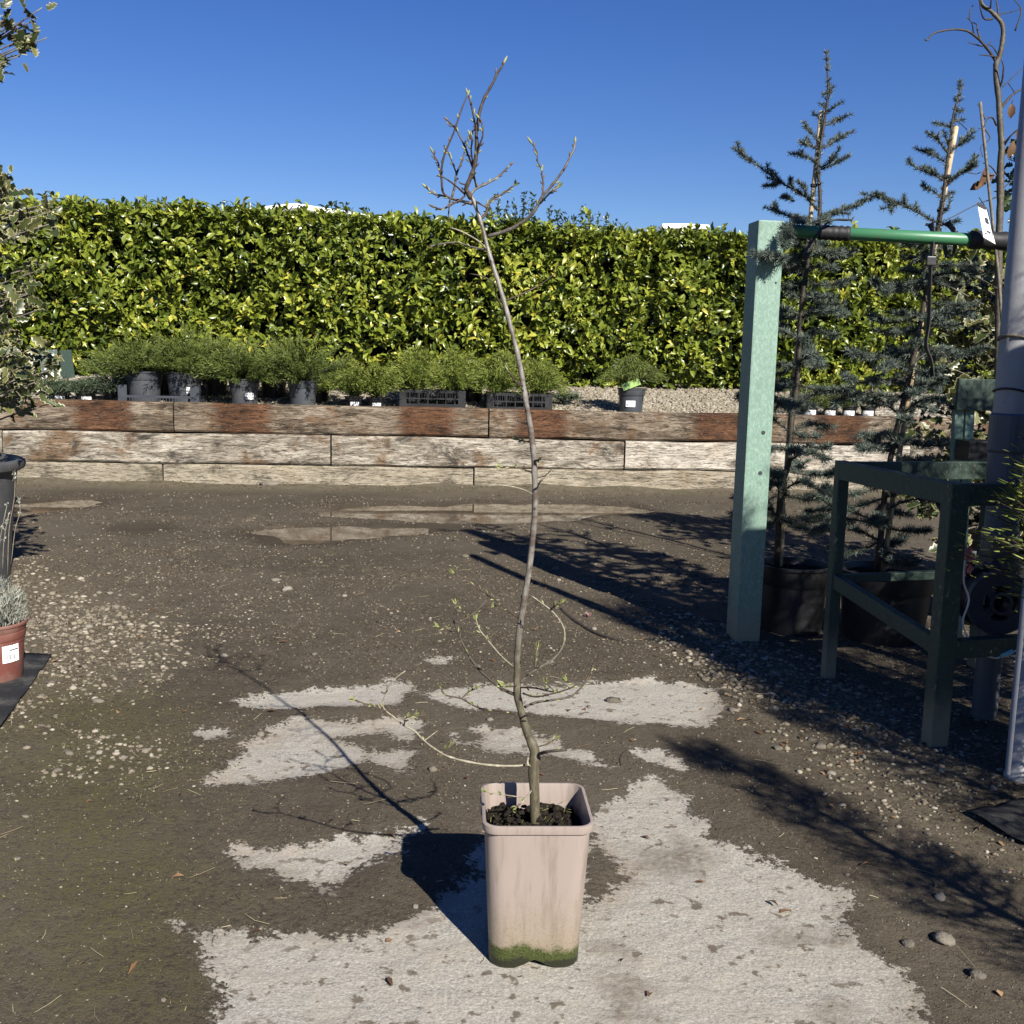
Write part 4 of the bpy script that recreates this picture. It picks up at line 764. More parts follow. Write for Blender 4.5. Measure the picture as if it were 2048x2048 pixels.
BR = [ # crop, points, start px width, end px width, depth bend, material, buds
 (A_, [(690,1440),(652,1372),(638,1335),(690,1210),(722,1100),(742,950),(737,790),(755,680),(772,590),(812,470),(855,390),(905,305),(932,240),(978,172),(1000,130)], 8, 2.6, -.03, 'twig', 1),
 (A_, [(690,1385),(740,1335),(860,1280),(950,1220),(1060,1115)], 4.5, 2.4, .05, 'sap_bark', 1),
 (A_, [(738,1325),(718,1230),(715,1170),(748,1000),(772,910),(800,820),(790,700),(765,660)], 3.2, 2, -.06, 'twig', 1),
 (A_, [(692,1482),(600,1462),(500,1435),(440,1412),(340,1395),(290,1362),(255,1330)], 6, 2, .04, 'sap_bark', 1),
 (A_, [(450,1415),(412,1360),(400,1200),(410,1100),(430,1010),(480,890),(530,770),(565,660),(600,560),(650,440)], 4, 2, -.03, 'twig', 1),
 (A_, [(410,1290),(385,1170),(370,1090),(342,1040),(320,995)], 3, 2, .05, 'twig', 1),
 (A_, [(500,1430),(530,1310),(545,1200),(600,1070),(640,930),(680,820),(735,740)], 3.8, 2.2, .04, 'twig', 1),
 (A_, [(545,1190),(510,1100),(485,1030),(455,975)], 2.6, 2, .03, 'twig', 1),
 (A_, [(705,1145),(660,1020),(620,920),(560,800),(520,740),(465,685)], 3, 2.2, .04, 'twig', 1),
 (A_, [(705,1110),(688,960),(700,870),(685,830)], 2.6, 2, -.04, 'twig', 1),
 (A_, [(737,770),(722,700),(690,540),(660,440)], 3, 2.2, -.03, 'twig', 1),
 (A_, [(625,1390),(560,1330),(490,1275),(420,1230),(355,1215)], 3, 1.5, -.05, 'twig', 0),
 (A_, [(625,1408),(580,1450),(530,1475),(460,1515),(400,1540),(340,1520)], 3, 2.2, -.06, 'twig', 1),
 (A_, [(485,1432),(475,1500),(470,1570),(465,1655)], 2.5, 1.5, -.05, 'twig', 0),
 (A_, [(640,1300),(590,1290),(570,1270)], 2.6, 1.6, -.02, 'twig', 0),
 (A_, [(790,1625),(835,1570),(848,1500),(900,1430),(960,1410),(1020,1370),(1100,1310)], 5, 2.6, .05, 'twig', 2),
 (A_, [(735,1465),(780,1490),(840,1525)], 3.2, 2.5, -.02, 'twig', 0),
 (A_, [(848,1800),(960,1770),(1090,1720),(1200,1650),(1270,1590),(1330,1500),(1380,1410),(1450,1330),(1520,1240),(1590,1140),(1640,1040),(1680,960),(1690,895)], 6.5, 2.4, -.05, 'sap_bark', 1),
 (A_, [(1372,1430),(1385,1300),(1370,1200),(1372,1160),(1332,1080),(1320,980),(1275,905)], 3, 1.4, .03, 'twig', 1),
 (A_, [(1355,1480),(1420,1410),(1470,1360),(1520,1330)], 2.8, 3.2, -.04, 'sap_bark', 2),
 (B_, [(892,415),(800,395),(720,372),(620,385),(570,395)], 4, 1.5, .07, 'bark_grey', 0),
 (B_, [(890,408),(840,360),(750,310),(690,290)], 3, 1.5, -.04, 'pale_twig', 0),
 (B_, [(1000,690),(1080,660),(1180,610),(1270,545)], 2.8, 1.5, .05, 'twig', 0),
 (B_, [(975,735),(942,660),(940,605),(870,560),(800,545)], 2.6, 1.3, -.05, 'twig', 0),
 (B_, [(1098,1165),(1060,1150),(1020,1095),(1005,1078)], 2.4, 3, -.04, 'twig', 2),
 (B_, [(1112,1370),(1090,1362),(1060,1355)], 3, 2.5, -.03, 'bark_dark', 0),
 (B_, [(1105,1250),(1130,1215),(1118,1180)], 2.2, 1.5, .03, 'twig', 0),
 (B_, [(1150,1580),(1180,1572),(1188,1560)], 4, 3, -.02, 'bark_dark', 0),
 (B_, [(1140,1640),(1060,1615),(980,1610)], 2.5, 2, -.05, 'twig', 2),
 (B_, [(1165,1740),(1190,1690),(1235,1655)], 2.6, 2.2, -.04, 'pale_twig', 0),
 (B_, [(1175,1670),(1215,1660),(1250,1625)], 2.2, 1.6, .04, 'bark_dark', 0),
 (B_, [(1150,1765),(1090,1735),(1000,1715),(880,1712)], 2, 1.2, -.06, 'pale_twig', 0),
 (B_, [(1135,1475),(1105,1470),(1070,1462)], 2.2, 2.2, .04, 'twig', 2),
 (L_, [(1062,1574),(980,1581),(850,1578),(720,1560),(600,1530),(520,1490),(440,1430),(380,1370),(320,1340),(260,1290),(210,1250),(195,1210),(220,1130),(260,1070),(330,1015)], 4.4, 1.2, -.09, 'pale_twig', 0),
 (L_, [(215,1255),(150,1232),(100,1215),(30,1190)], 2, 2, -.02, 'twig', 2),
 (L_, [(222,1130),(210,1148),(185,1142)], 2, 3, -.02, 'twig', 0),
 (L_, [(322,1338),(330,1300),(350,1290),(380,1280)], 1.8, 1.6, -.03, 'twig', 2),
 (L_, [(530,1495),(560,1480),(590,1460)], 1.8, 1.6, .03, 'twig', 2),
 (L_, [(440,1432),(490,1395),(520,1372)], 1.8, 1.4, .03, 'pale_twig', 0),
 (L_, [(985,1160),(900,1120),(800,1040),(730,960),(690,890),(650,810),(625,740),(610,700)], 5.5, 2, .06, 'bark_dark', 0),
 (L_, [(655,815),(665,740),(690,700),(760,670),(840,638)], 2.2, 2, .05, 'twig', 2),
 (L_, [(1000,700),(930,650),(860,590),(820,560),(740,510),(690,480),(620,435)], 2.6, 1.8, -.06, 'twig', 2),
 (L_, [(675,720),(760,650),(810,600),(835,565)], 2.4, 2, .03, 'twig', 0),
 (L_, [(690,690),(660,650),(630,620)], 1.8, 1.8, .03, 'twig', 2),
 (L_, [(640,785),(590,772),(530,755)], 1.8, 1.8, -.03, 'twig', 2),
 (L_, [(972,992),(900,930),(840,860),(800,810),(770,770),(750,715)], 3.2, 1.8, -.07, 'pale_twig', 2),
 (L_, [(740,915),(740,890),(790,870),(830,850)], 1.6, 1.4, .03, 'twig', 0),
 (L_, [(1010,1090),(1060,1040),(1120,1000),(1190,960),(1240,910),(1270,850),(1275,780),(1250,720),(1200,660),(1150,620),(1080,570)], 4.2, 1.6, -.08, 'pale_twig', 0),
 (L_, [(1195,650),(1220,630),(1250,612)], 1.8, 2, -.02, 'twig', 2),
 (L_, [(1100,1005),(1105,930),(1115,880)], 2, 2.2, -.03, 'pale_twig', 2),
 (L_, [(1038,1232),(1100,1205),(1200,1190),(1290,1175),(1350,1140),(1400,1080),(1430,1020),(1450,960),(1490,925)], 4, 1.4, .05, 'twig', 0),
 (L_, [(1030,1150),(1100,1170),(1190,1155),(1280,1130),(1340,1100),(1290,1075)], 3, 1.8, -.06, 'twig', 2),
 (L_, [(1010,1115),(1100,1118),(1210,1140),(1170,1090)], 2.6, 1.5, -.09, 'twig', 2),
 (L_, [(1000,1275),(900,1255),(800,1245),(730,1220),(660,1180),(570,1160),(540,1120)], 3, 1.8, .07, 'twig', 2),
 (L_, [(665,1180),(700,1145),(742,1125)], 2, 2, .02, 'twig', 2),
 (L_, [(1010,1300),(1050,1280),(1100,1275)], 3, 2, -.04, 'bark_dark', 0),
 (L_, [(995,1100),(960,1110),(925,1105)], 2, 2, -.06, 'twig', 3),
 (L_, [(1115,1512),(1180,1495),(1290,1485)], 6, 5.2, -.05, 'bark_dark', 0),
 (L_, [(1110,1470),(1180,1448),(1222,1418)], 2.2, 1.8, .05, 'twig', 2),
 (L_, [(1060,1530),(1055,1555),(1058,1580)], 4, 4, -.02, 'pale_twig', 0),
 (L_, [(1085,1718),(1040,1780),(995,1822)], 3.6, 2.4, -.05, 'pale_twig', 2),
 (L_, [(1045,1772),(900,1750),(815,1735)], 1.8, 1.6, -.05, 'pale_twig', 2)]
def near_depth(p, cur):
    return cur
bud_me = []
for i in range(4):
    v, f = lathe([(.0002, 0), (.32, .25), (.36, .5), (.2, .8), (.0002, 1)], 6); bud_me.append(mesh('bud', v, f, {'rnd': np.full(len(v), .15+.25*i)}, True)); bud_me[-1].materials.append(M['bud'] if i > 1 else M['budscale'])
leaf_me = []
for i in range(3):
    n = 5; D = rdir(n)*.55+np.array([0, 0, 1.]); V, Fc, A = leaves(np.zeros((n, 3)), D, rdir(n), .9+.2*rng.random(n), .34, SMALL); leaf_me.append(mesh('young_leaf', V, Fc, A)); leaf_me[-1].materials.append(M['bud'])
def place(me, name, parent, p, d, s):
    o = ob(name, me, None, parent); q = Vector(d).to_track_quat('Z', 'Y').to_matrix().to_4x4(); o.matrix_local = Matrix.Translation(Vector(p)) @ q @ Matrix.Rotation(random.random()*6, 4, 'Z') @ Matrix.Diagonal((s[0], s[0], s[1], 1)); return o
depths = {}
for cr, pts, w0, w1, db, mt, bd_ in BR:
    P2 = np.array([(cr[0]+a/cr[2], cr[1]+b/cr[2]) for a, b in pts]); n = len(P2); tt = np.linspace(0, 1, n)
    y0 = TY+.015*math.sin(P2[0][1]*.006)
    # start on an already built branch if the first point lies on one
    for (bp, by) in depths.values():
        dd = np.hypot(*(bp-P2[0]).T); k = int(dd.argmin())
        if dd[k] < 5: y0 = by[k]
    yy = y0+db*np.sin(tt*1.9)
    depths[len(depths)] = (catmull(np.c_[P2, yy], 6)[:, :2], catmull(np.c_[P2, yy], 6)[:, 2]) if n > 2 else (P2, yy)
    p3 = catmull(np.array([sl(px(P2[i][0], P2[i][1], yy[i])) for i in range(n)]), 4); m = len(p3)
    rr = (np.linspace(w0, w1, m)*1.12+.5)*PM/2*(1+.12*rng.normal(size=m).clip(-1, 1.6))
    V, Fc = tube(p3, rr, 6); br = ob('branch', mesh('branch', V, Fc, None, True), M[mt], sap)
    if w0 > 3.5 or bd_:
        stp = max(2, m//9)
        for i in range(stp, m-2, stp):
            T = unit(p3[i+1]-p3[i]); sd_ = unit(np.cross(T, rng.normal(size=3))); place(random.choice(bud_me), 'bud', br, p3[i]+sd_*rr[i]*.6, unit(T+sd_*.6), (.0042, random.uniform(.007, .012)))
    T = unit(p3[-1]-p3[-2])
    if bd_ == 1: place(random.choice(bud_me[1:]), 'bud', br, p3[-1]-T*.002, T, (.0065, random.uniform(.012, .018)))
    if bd_ >= 2:
        place(bud_me[2], 'bud', br, p3[-1]-T*.002, T, (.004, .012))
        place(random.choice(leaf_me), 'young_leaf', br, p3[-1], unit(T+np.array([0, 0, .4])), (.012, .013) if bd_ == 2 else (.02, .02))
        if m > 8: place(random.choice(leaf_me), 'young_leaf', br, p3[m//2], unit(T+np.array([0, 0, .8])), (.009, .010))
# ------------------------------------------------------------------ generic builders for the right-hand corner
def ribbon(pts, w, th, side=(0, 1, 0)):
    p = catmull(pts, 4); side = np.array(side, float); V = []; Fc = []; T = unit(np.gradient(p, axis=0))
    for i in range(len(p)):
        n_ = unit(np.cross(T[i], side)); s_ = unit(np.cross(n_, T[i]))
        for a, b in ((-1, -1), (1, -1), (1, 1), (-1, 1)): V.append(p[i]+s_*w/2*a+n_*th/2*b)
    for i in range(len(p)-1):
        for k in range(4): Fc.append([i*4+k, i*4+(k+1) % 4, (i+1)*4+(k+1) % 4, (i+1)*4+k])
    Fc += [[3, 2, 1, 0], [len(V)-4, len(V)-3, len(V)-2, len(V)-1]]; return np.array(V), Fc
def single(name, V, Fc, mat, parent, smooth=False, bev=0):
    o = ob(name, mesh(name, V, Fc, None, smooth), mat, parent)
    if bev: bevel(o, bev)
    return o
def crop(c, pts): return [(c[0]+a/c[2], c[1]+b/c[2]) for a, b in pts]
C3 = (1400, 0, 2.981); R_ = (1848, 0, 3.865)
# green post with its rail
pb = pg(1490, 1288); PZ = float(px(1545, 441, pb[1])[2])
post = thing('green_post', 'tall weathered green-painted timber post with bolt holes', 'post', (pb[0], pb[1]+.05, 0), None, math.radians(7))
mb = MB(); mb.add(*bx((0, 0, PZ/2-.03), (.104, .12, PZ+.06))); o = mb.build('beam', M['green_post'], post); bevel(o, .006)
for z_, x_ in ((1.44, -.015), (1.44, .030), (.86, .015), (.70, .012), (1.52, .005)):
    v, f = lathe([(.0001, .0012), (.0075 if z_ < 1 else .004, .0012), (.0085 if z_ < 1 else .0045, 0)], 12); v = v[:, [0, 2, 1]]*np.array([1, -1, 1]); ob('bolt_hole', mesh('bolt_hole', v, f), M['ink'], post, (x_, -.0605, z_))
ra = px(1560, 461, pb[1]+.05); rb = px(2100, 487, pb[1]-.12); rail = thing('green_rail', 'horizontal green metal tube fixed to the top of the green post', 'rail', ra)
V, Fc = tube([ra*0, (rb-ra)*.5, rb-ra], .024, 14); single('tube', V, Fc, M['green_tube'], rail, True)
def on_rail(x): return np.array([0, 0, 0])+(rb-ra)*((px(x, 470, pb[1])[0]-ra[0])/(rb[0]-ra[0]))
for a, b, r_ in ((1640, 1700, .028), (1925, 2060, .034)):
    pa, pb_ = on_rail(a), on_rail(b); q = np.array([pa+(pb_-pa)*t_ for t_ in np.linspace(0, 1, 12)]); V, Fc = tube(q, r_*(1+.09*np.sin(np.arange(12)*2.6)), 12); single('foam_wrap', V, Fc, M['rubber'], rail, True)
# ties
def tie(label, pts, w=.03, buckle=None):
    base = pts[0]; r = thing('strap', label, 'strap', base, 'black tree ties on the green rail'); V, Fc = ribbon([p-base for p in pts], w, .004); single('webbing', V, Fc, M['rubber'], r)
    if buckle is not None: mb = MB(); mb.add(*bx(buckle-base, (w*1.25, .016, .035))); bevel(mb.build('buckle', M['pot_black'], r), .004)
    return r
yr = pb[1]
tie('black tie slung from the rail down round the left cedar trunk', [px(1700, 440, yr), px(1662, 441, yr-.02), px(1640, 462, yr-.03), px(1618, 492, yr-.03), px(1606, 508, yr), px(1612, 515, yr+.08)], .035)
tie('black tie with buckle hanging long from the rail', [px(1858, 452, yr+.06), px(1862, 448, yr), px(1866, 470, yr-.05), px(1862, 515, yr-.05), px(1860, 560, yr-.04), px(1858, 640, yr-.02), px(1852, 690, yr-.02), px(1862, 720, yr-.02), px(1866, 752, yr-.02)], .030, px(1862, 522, yr-.06))
tie('short doubled black tie looped over the rail beside the cane', [px(1893, 452, yr+.06), px(1898, 447, yr), px(1910, 470, yr-.05), px(1908, 505, yr-.04), px(1895, 512, yr-.02), px(1888, 490, yr)], .030)
# ---- cedars
tuft_n = 20
def cedar(name, label, pot_px, pot_r, pot_h, trunk, w0, w1, Y, brs, lower, canes, seed, extra=()):
    g_ = pg(*pot_px); base = np.array([g_[0], Y, 0]); th = thing(name, label, 'cedar', base, 'young blue cedars in pots')
    ob('pot', smooth_pot(pot_mesh(pot_r, pot_h, .84, .014, 36)), M['pot_black'], th); ob('soil', disc(pot_r-.015, pot_h*.92, 24, .012), M['soil'], th)
    tp_ = catmull(np.array([px(a, b, Y)-base for a, b in trunk]), 3); rr = np.linspace(w0, w1, len(tp_))*Y/F/2; V, Fc = tube(tp_, rr, 8); single('trunk', V, Fc, M['bark_dark'], th, True)
    TP = []; TD = []; lr = random.Random(seed)
    def add_branch(p3, r0, sub=True):
        p3 = catmull(p3, 4); L = np.linalg.norm(np.diff(p3, axis=0), axis=1).sum(); V, Fc = tube(p3, np.linspace(r0, .0016, len(p3)), 5); single('branch', V, Fc, M['bark_dark'], th, True)
        n_ = int(L/.0135)+2; u = np.linspace(.06, 1, n_)*(len(p3)-1); i = np.minimum(u.astype(int), len(p3)-2); f = (u-i)[:, None]; q = p3[i]*(1-f)+p3[i+1]*f; d_ = unit(p3[i+1]-p3[i]); TP.append(q); TD.append(d_)
        if sub and L > .08:
            for k in range(int(L/.035)):
                j = lr.randrange(len(p3)//4, len(p3)-1); sd_ = unit(np.cross(p3[j+1]-p3[j], np.array([0, 0, 1.])))*lr.choice((-1, 1)); e_ = p3[j]+(sd_*.7+unit(p3[j+1]-p3[j])*.7+np.array([0, 0, lr.uniform(-.1, .3)]))*lr.uniform(.02, .06)
                add_branch(np.array([p3[j], (p3[j]+e_)/2, e_]), .0016, False)
    for pts, dy in brs:
        n_ = len(pts); add_branch(np.array([px(a, b, Y+dy*math.sin(1.5*i/(n_-1)))-base for i, (a, b) in enumerate(pts)]), .0038)
    zmin, zmax, nb, l0, l1 = lower; zs = tp_[:, 2]
    for k in range(nb):
        z_ = zmin+(zmax-zmin)*(k+lr.random()*.8)/nb; j = int(np.abs(zs-z_).argmin()); a = k*2.4+lr.random()*.9; L = lr.uniform(l0, l1)*(1.15-.5*(z_-zmin)/(zmax-zmin)); d_ = np.array([math.cos(a), math.sin(a)*.8, 0]); up = lr.uniform(-.45, .5)
        p0 = tp_[j]; add_branch(np.array([p0, p0+d_*L*.35+np.array([0, 0, up*L*.5]), p0+d_*L*.7+np.array([0, 0, up*L*.6]), p0+d_*L+np.array([0, 0, up*L*.3])]), .0045)
    j = np.arange(int(len(tp_)*.55), len(tp_)); k2 = np.repeat(j, 2); TP.append(tp_[k2]+rng.normal(0, .004, (len(k2), 3))); TD.append(np.tile(np.array([[0, 0, 1.]]), (len(k2), 1)))
    TP = np.concatenate(TP); TD = np.concatenate(TD); n_ = len(TP); sh = rng.normal(.55, .16, n_)
    Pp = np.repeat(TP, tuft_n, 0); D = rdir(n_*tuft_n)+np.repeat(TD, tuft_n, 0)*.55+np.array([0, 0, .25]); V, Fc, A = blades(Pp, D, rng.uniform(.014, .024, len(Pp))*np.where(Pp[:, 2] < 1.7, 1.4, 1.), .0022, np.clip(np.repeat(sh, tuft_n)+rng.normal(0, .12, len(Pp)), 0, 1))
    o = ob('needles', mesh('needles', V, Fc, A), M['cedar'], th); o['kind'] = 'stuff'
    for pts, w in canes:
        V, Fc = tube(catmull(np.array([px(a, b, Y+.02)-base for a, b in pts]), 6), w*Y/F/2, 8); cn = single('cane', V, Fc, M['bamboo'], th, True)
        for f in (.5, .62, .8, .9):
            i = int(f*(len(V)//8-1)); p = V[i*8:i*8+8].mean(0); V2, F2 = tube([p-np.array([0, 0, .006]), p+np.array([0, 0, .006])], w*Y/F/2*1.5, 8); single('tie', V2, F2, M['rubber'], cn)
    return th
c1 = [([(690,1200),(600,1160),(540,1120),(470,1080),(400,1030),(340,980),(280,950),(235,910)], -.05), ([(480,1090),(430,1105),(380,1110)], -.05), ([(402,1032),(404,1010),(405,985)], -.05), ([(670,1300),(560,1290),(480,1270),(430,1240)], -.1), ([(710,1290),(780,1270),(860,1250),(940,1215),(1015,1190)], .05),
 ([(720,1000),(770,970),(810,920),(830,885)], -.04), ([(715,990),(680,960),(640,940),(590,915)], -.03), ([(715,890),(790,850),(850,815),(910,785)], .04), ([(712,890),(660,870),(600,845)], -.05), ([(715,850),(670,800),(625,755)], .03), ([(735,750),(800,730),(840,705)], .03), ([(755,670),(800,640),(845,610)], -.03), ([(738,730),(705,700),(680,680)], .03), ([(755,650),(735,630),(720,620)], -.02),
 ([(765,570),(780,545),(792,525)], 0), ([(762,560),(750,560),(738,562)], 0), ([(700,1255),(640,1180),(622,1110)], -.08), ([(720,1010),(790,985),(818,965)], .04), ([(700,1330),(640,1330),(560,1330),(500,1380),(525,1460)], -.30), ([(690,1480),(600,1540),(500,1550),(420,1535),(360,1525)], -.34), ([(560,1200),(520,1180),(490,1175)], -.08), ([(540,1120),(545,1090),(540,1070)], -.05)]  # two branches crossing the post front: a sprig, and stand-ins for shadows there
cedar('potted_cedar', 'blue cedar tied to a cane in black pot beside the green post', (1590, 1275), .145, .30, [(1552,1150),(1561,987),(1578,923),(1583,836),(1594,769),(1601,635),(1614,534),(1628,467),(1638,436),(1640,386),(1636,335),(1641,295),(1651,228),(1656,188),(1655,144),(1653,107)], 13, 3, 4.36, [(crop(C3, p), d) for p, d in c1], (.42, 1.72, 66, .12, .30), [([(1560, 1150), (1578, 860), (1600, 640), (1643, 222)], 9)], 5)
c2 = [([(1420,1330),(1340,1290),(1250,1240),(1150,1200),(1060,1175),(970,1155)], -.06), ([(1225,1235),(1220,1200),(1215,1170)], -.06), ([(1150,1200),(1145,1230),(1140,1262)], -.06), ([(1440,1180),(1390,1140),(1330,1110)], .03), ([(1460,1080),(1390,1040),(1310,1010),(1240,970)], -.03), ([(1470,970),(1400,930),(1340,905),(1285,885)], .04), ([(1475,910),(1420,840),(1380,800)], -.02), ([(1482,870),(1465,820),(1455,790)], .02), ([(1480,1100),(1540,1040),(1600,1000),(1650,940)], .04), ([(1480,1075),(1560,1030),(1640,990)], -.03), ([(1490,910),(1560,850),(1620,775)], .03), ([(1505,760),(1440,745),(1400,735)], .03), ([(1508,725),(1535,720),(1562,715)], 0), ([(1520,665),(1540,662),(1562,658)], 0), ([(1530,607),(1540,603),(1548,598)], 0), ([(1430,1345),(1500,1330),(1540,1320)], -.03), ([(1450,1180),(1480,1165),(1510,1150)], .02), ([(1450,1260),(1480,1240),(1495,1180)], -.02)]
cedar('potted_cedar', 'blue cedar leaning with a yellow cane in wide black pot behind the green stand', (1772, 1285), .185, .30, [(1752,1150),(1764,1051),(1772,967),(1791,870),(1819,752),(1833,685),(1849,601),(1858,534),(1878,449),(1886,402),(1893,335),(1900,285),(1906,235),(1918,188),(1923,168)], 14, 3, 4.28, [(crop(C3, p), d) for p, d in c2], (.36, 1.62, 78, .12, .32), [([(1765, 1150), (1797, 920), (1838, 670), (1876, 455), (1912, 253)], 11)], 9)
# ---- bare tree with cane, tag and dried leaves
TB = 4.6; gb_ = px(1996, 1120, TB); tb0 = np.array([gb_[0], TB, 0]); bt = thing('bare_tree', 'bare twisted young tree with a few dead leaves behind the grey pipe', 'tree', tb0)
ob('pot', smooth_pot(pot_mesh(.17, .3, .84, .014, 32)), M['pot_black'], bt); ob('soil', disc(.155, .276, 20), M['soil'], bt)
def lt(pts, dy=0.): n_ = len(pts); return np.array([px(a, b, TB+dy*math.sin(1.5*i/max(1, n_-1)))-tb0 for i, (a, b) in enumerate(pts)])
trk = [(1990, 1090), (1994, 900), (1996, 700), (1998, 480)]+crop(R_, [(585,1700),(590,1500),(590,1300),(600,1150),(595,1050),(585,900),(580,800),(570,700),(558,600),(556,500),(582,440),(602,350),(612,250),(600,180),(560,130),(510,80),(460,50),(438,0),(430,-60)])
p3 = catmull(lt(trk), 3); V, Fc = tube(p3, np.linspace(15, 6.5, len(p3))*TB/F/2*(1+.07*rng.normal(size=len(p3)).clip(-1, 1.5)), 9); single('trunk', V, Fc, M['bark_tree'], bt, True)
for pts, w, dy in [([(552,470),(500,390),(440,320),(390,275),(320,235),(200,230),(70,260),(30,310),(5,305)], 5.6, -.1), ([(385,270),(370,180),(330,135)], 3, -.05), ([(352,148),(355,90),(378,40)], 2.6, .03), ([(440,318),(412,230),(408,190),(372,172)], 3.4, .05), ([(452,358),(400,345),(340,328)], 2.6, -.04), ([(565,440),(500,430),(428,422)], 3.4, -.06), ([(490,370),(490,345),(522,318)], 2.6, .03), ([(570,420),(530,360),(500,345)], 2.4, -.03), ([(592,840),(640,780),(700,720),(790,672)], 6.5, .06), ([(612,1130),(680,1040),(790,955)], 5, -.05), ([(560,970),(530,910),(490,920),(460,985),(420,992)], 4, -.08), ([(460,985),(500,1040),(505,1080),(440,1135),(455,1215)], 3, -.03), ([(472,922),(450,860),(415,805)], 2.6, .03), ([(570,1360),(520,1290),(455,1258)], 3.2, -.06), ([(575,700),(605,620),(615,520),(600,462)], 5, -.04), ([(575,150),(570,60),(552,-20)], 4, .05), ([(512,75),(518,20),(520,-30)], 3.6, -.04), ([(530,148),(465,145),(435,60),(428,-10)], 4, -.06), ([(705,238),(752,80),(690,-10)], 3.2, .0), ([(580,130),(600,108),(700,85),(752,60)], 2.4, .04), ([(600,1470),(650,1420),(690,1390)], 2.6, .04), ([(566,1520),(520,1540),(410,1580),(290,1640),(165,1705)], 2.2, -.1), ([(610,670),(650,630),(760,530)], 2.4, .03), ([(650,640),(690,700),(695,715)], 2, .03), ([(690,770),(680,790),(678,800)], 1.6, 0), ([(440,1330),(400,1345),(330,1330)], 2, -.05), ([(330,1000),(300,970),(280,950)], 2, -.05), ([(580,2240),(480,2180),(400,2140)], 4, -.1)]:
    p3 = catmull(lt(crop(R_, pts), dy), 4); V, Fc = tube(p3, np.linspace(w, max(1.5, w*.45), len(p3))*TB/F/2*(1+.08*rng.normal(size=len(p3))), 6); single('branch', V, Fc, M['bark_dark'] if w < 6.8 else M['bark_tree'], bt, True)
for (a, b), s_, d_ in (((680, 800), .06, (0, 0, -1)), ((690, 1090), .07, (-.2, 0, -1)), ((545, 1345), .06, (-.8, 0, -.6)), ((470, 1300), .09, (-.2, 0, -1)), ((450, 1400), .06, (-.5, 0, -.4)), ((720, 1000), .05, (.3, 0, -.8))):
    V, Fc, A = leaves(lt(crop(R_, [(a, b)]), 0), np.array([d_], float), rng.normal(size=(1, 3))+np.array([[.4, -1, 0]]), s_, s_*.55, LAUREL, np.array([.25])); ob('dead_leaf', mesh('dead_leaf', V, Fc, A), M['dry_leaf'], bt)
V, Fc = tube(lt([(1948, 211), (1957, 300), (1967, 398), (1984, 550), (1997, 726), (2003, 900), (2006, 1110)], 0)-np.array([0, .06, 0]), 6*TB/F/2, 8); single('cane', V, Fc, M['bark_grey'], bt, True)
tg = thing('plant_tag', 'white printed plant tag hanging on the cane by the rail end', 'tag', px(1955, 405, yr-.14)); cn = lambda a, b: px(a, b, yr-.14)-np.array(tg.location)
cs = [cn(*p) for p in crop(R_, [(408, 1560), (475, 1592), (552, 1888), (460, 1835)])]; V = [c-np.array([0, .001, 0]) for c in cs]+[c+np.array([0, .001, 0]) for c in cs]; card_ = single('card', V, [[0, 3, 2, 1], [4, 5, 6, 7], [0, 1, 5, 4], [1, 2, 6, 5], [2, 3, 7, 6], [3, 0, 4, 7]], M['white'], tg)
def onc(u, v): p = cs[0]*(1-u)*(1-v)+cs[1]*u*(1-v)+cs[2]*u*v+cs[3]*(1-u)*v; return p-np.array([0, .003, 0])
for u0, u1, v0, v1 in ((.0, .95, .0, .11), (.55, .85, .35, .50), (.2, .35, .83, .86), (.45, .8, .72, .75)): single('print', [onc(u0, v0), onc(u1, v0), onc(u1, v1), onc(u0, v1)], [[0, 3, 2, 1]], M['ink'], card_)
V, Fc = tube([cn(1958, 395), cn(1975, 420), cn(1985, 470), cn(1972, 465)], .0018, 5); single('wire', V, Fc, M['rubber'], tg)
# ---- green stand
lA = pg(1655, 1360); lB = pg(1868, 1492); e1 = lB-lA; e1[2] = 0; e2 = np.array([.62, .18, 0]); hs_ = float(px(1690, 928, lA[1])[2])
st = thing('green_stand', 'open green timber stand with four legs and peeling paint', 'stand', lA)
hs2 = float(px(1903, 958, lB[1])[2]); hs_ = (hs_+hs2)/2; zA = hs_
corners = [np.zeros(3), e1, e1+e2, e2]
for i, c in enumerate(corners):
    w = .042 if i == 0 else .060
    mb = MB(); mb.add(*bx(c+np.array([0, 0, hs_/2-.02]), (w, w*.85, hs_+.04), Matrix.Rotation(math.atan2(e1[1], e1[0])+math.pi/2, 3, 'Z'))); bevel(mb.build('leg', M['green_dark'], st), .004)
Z = lambda c, z: c+np.array([0, 0, z])
off = unit(np.cross(unit(e1), np.array([0, 0, 1.])))
def rail_(a, b, z0, z1, w, h): V, Fc = beam(Z(a, z0), Z(b, z1), w, h); bevel(single('rail', V, Fc, M['green_dark'], st), .003)
rail_(corners[0], corners[1], hs_-.033, hs_-.033, .040, .064); rail_(corners[1], corners[2], hs_-.034, hs_-.034, .038, .064); rail_(corners[3], corners[2], hs_-.035, hs_-.035, .038, .064); rail_(corners[0], corners[3], hs_-.036, hs_-.036, .038, .064)
rail_(corners[0], corners[1], .37, .30, .03, .052); rail_(corners[1], corners[2], .30, .305, .04, .055); rail_(corners[0], corners[3], .375, .375, .03, .03)
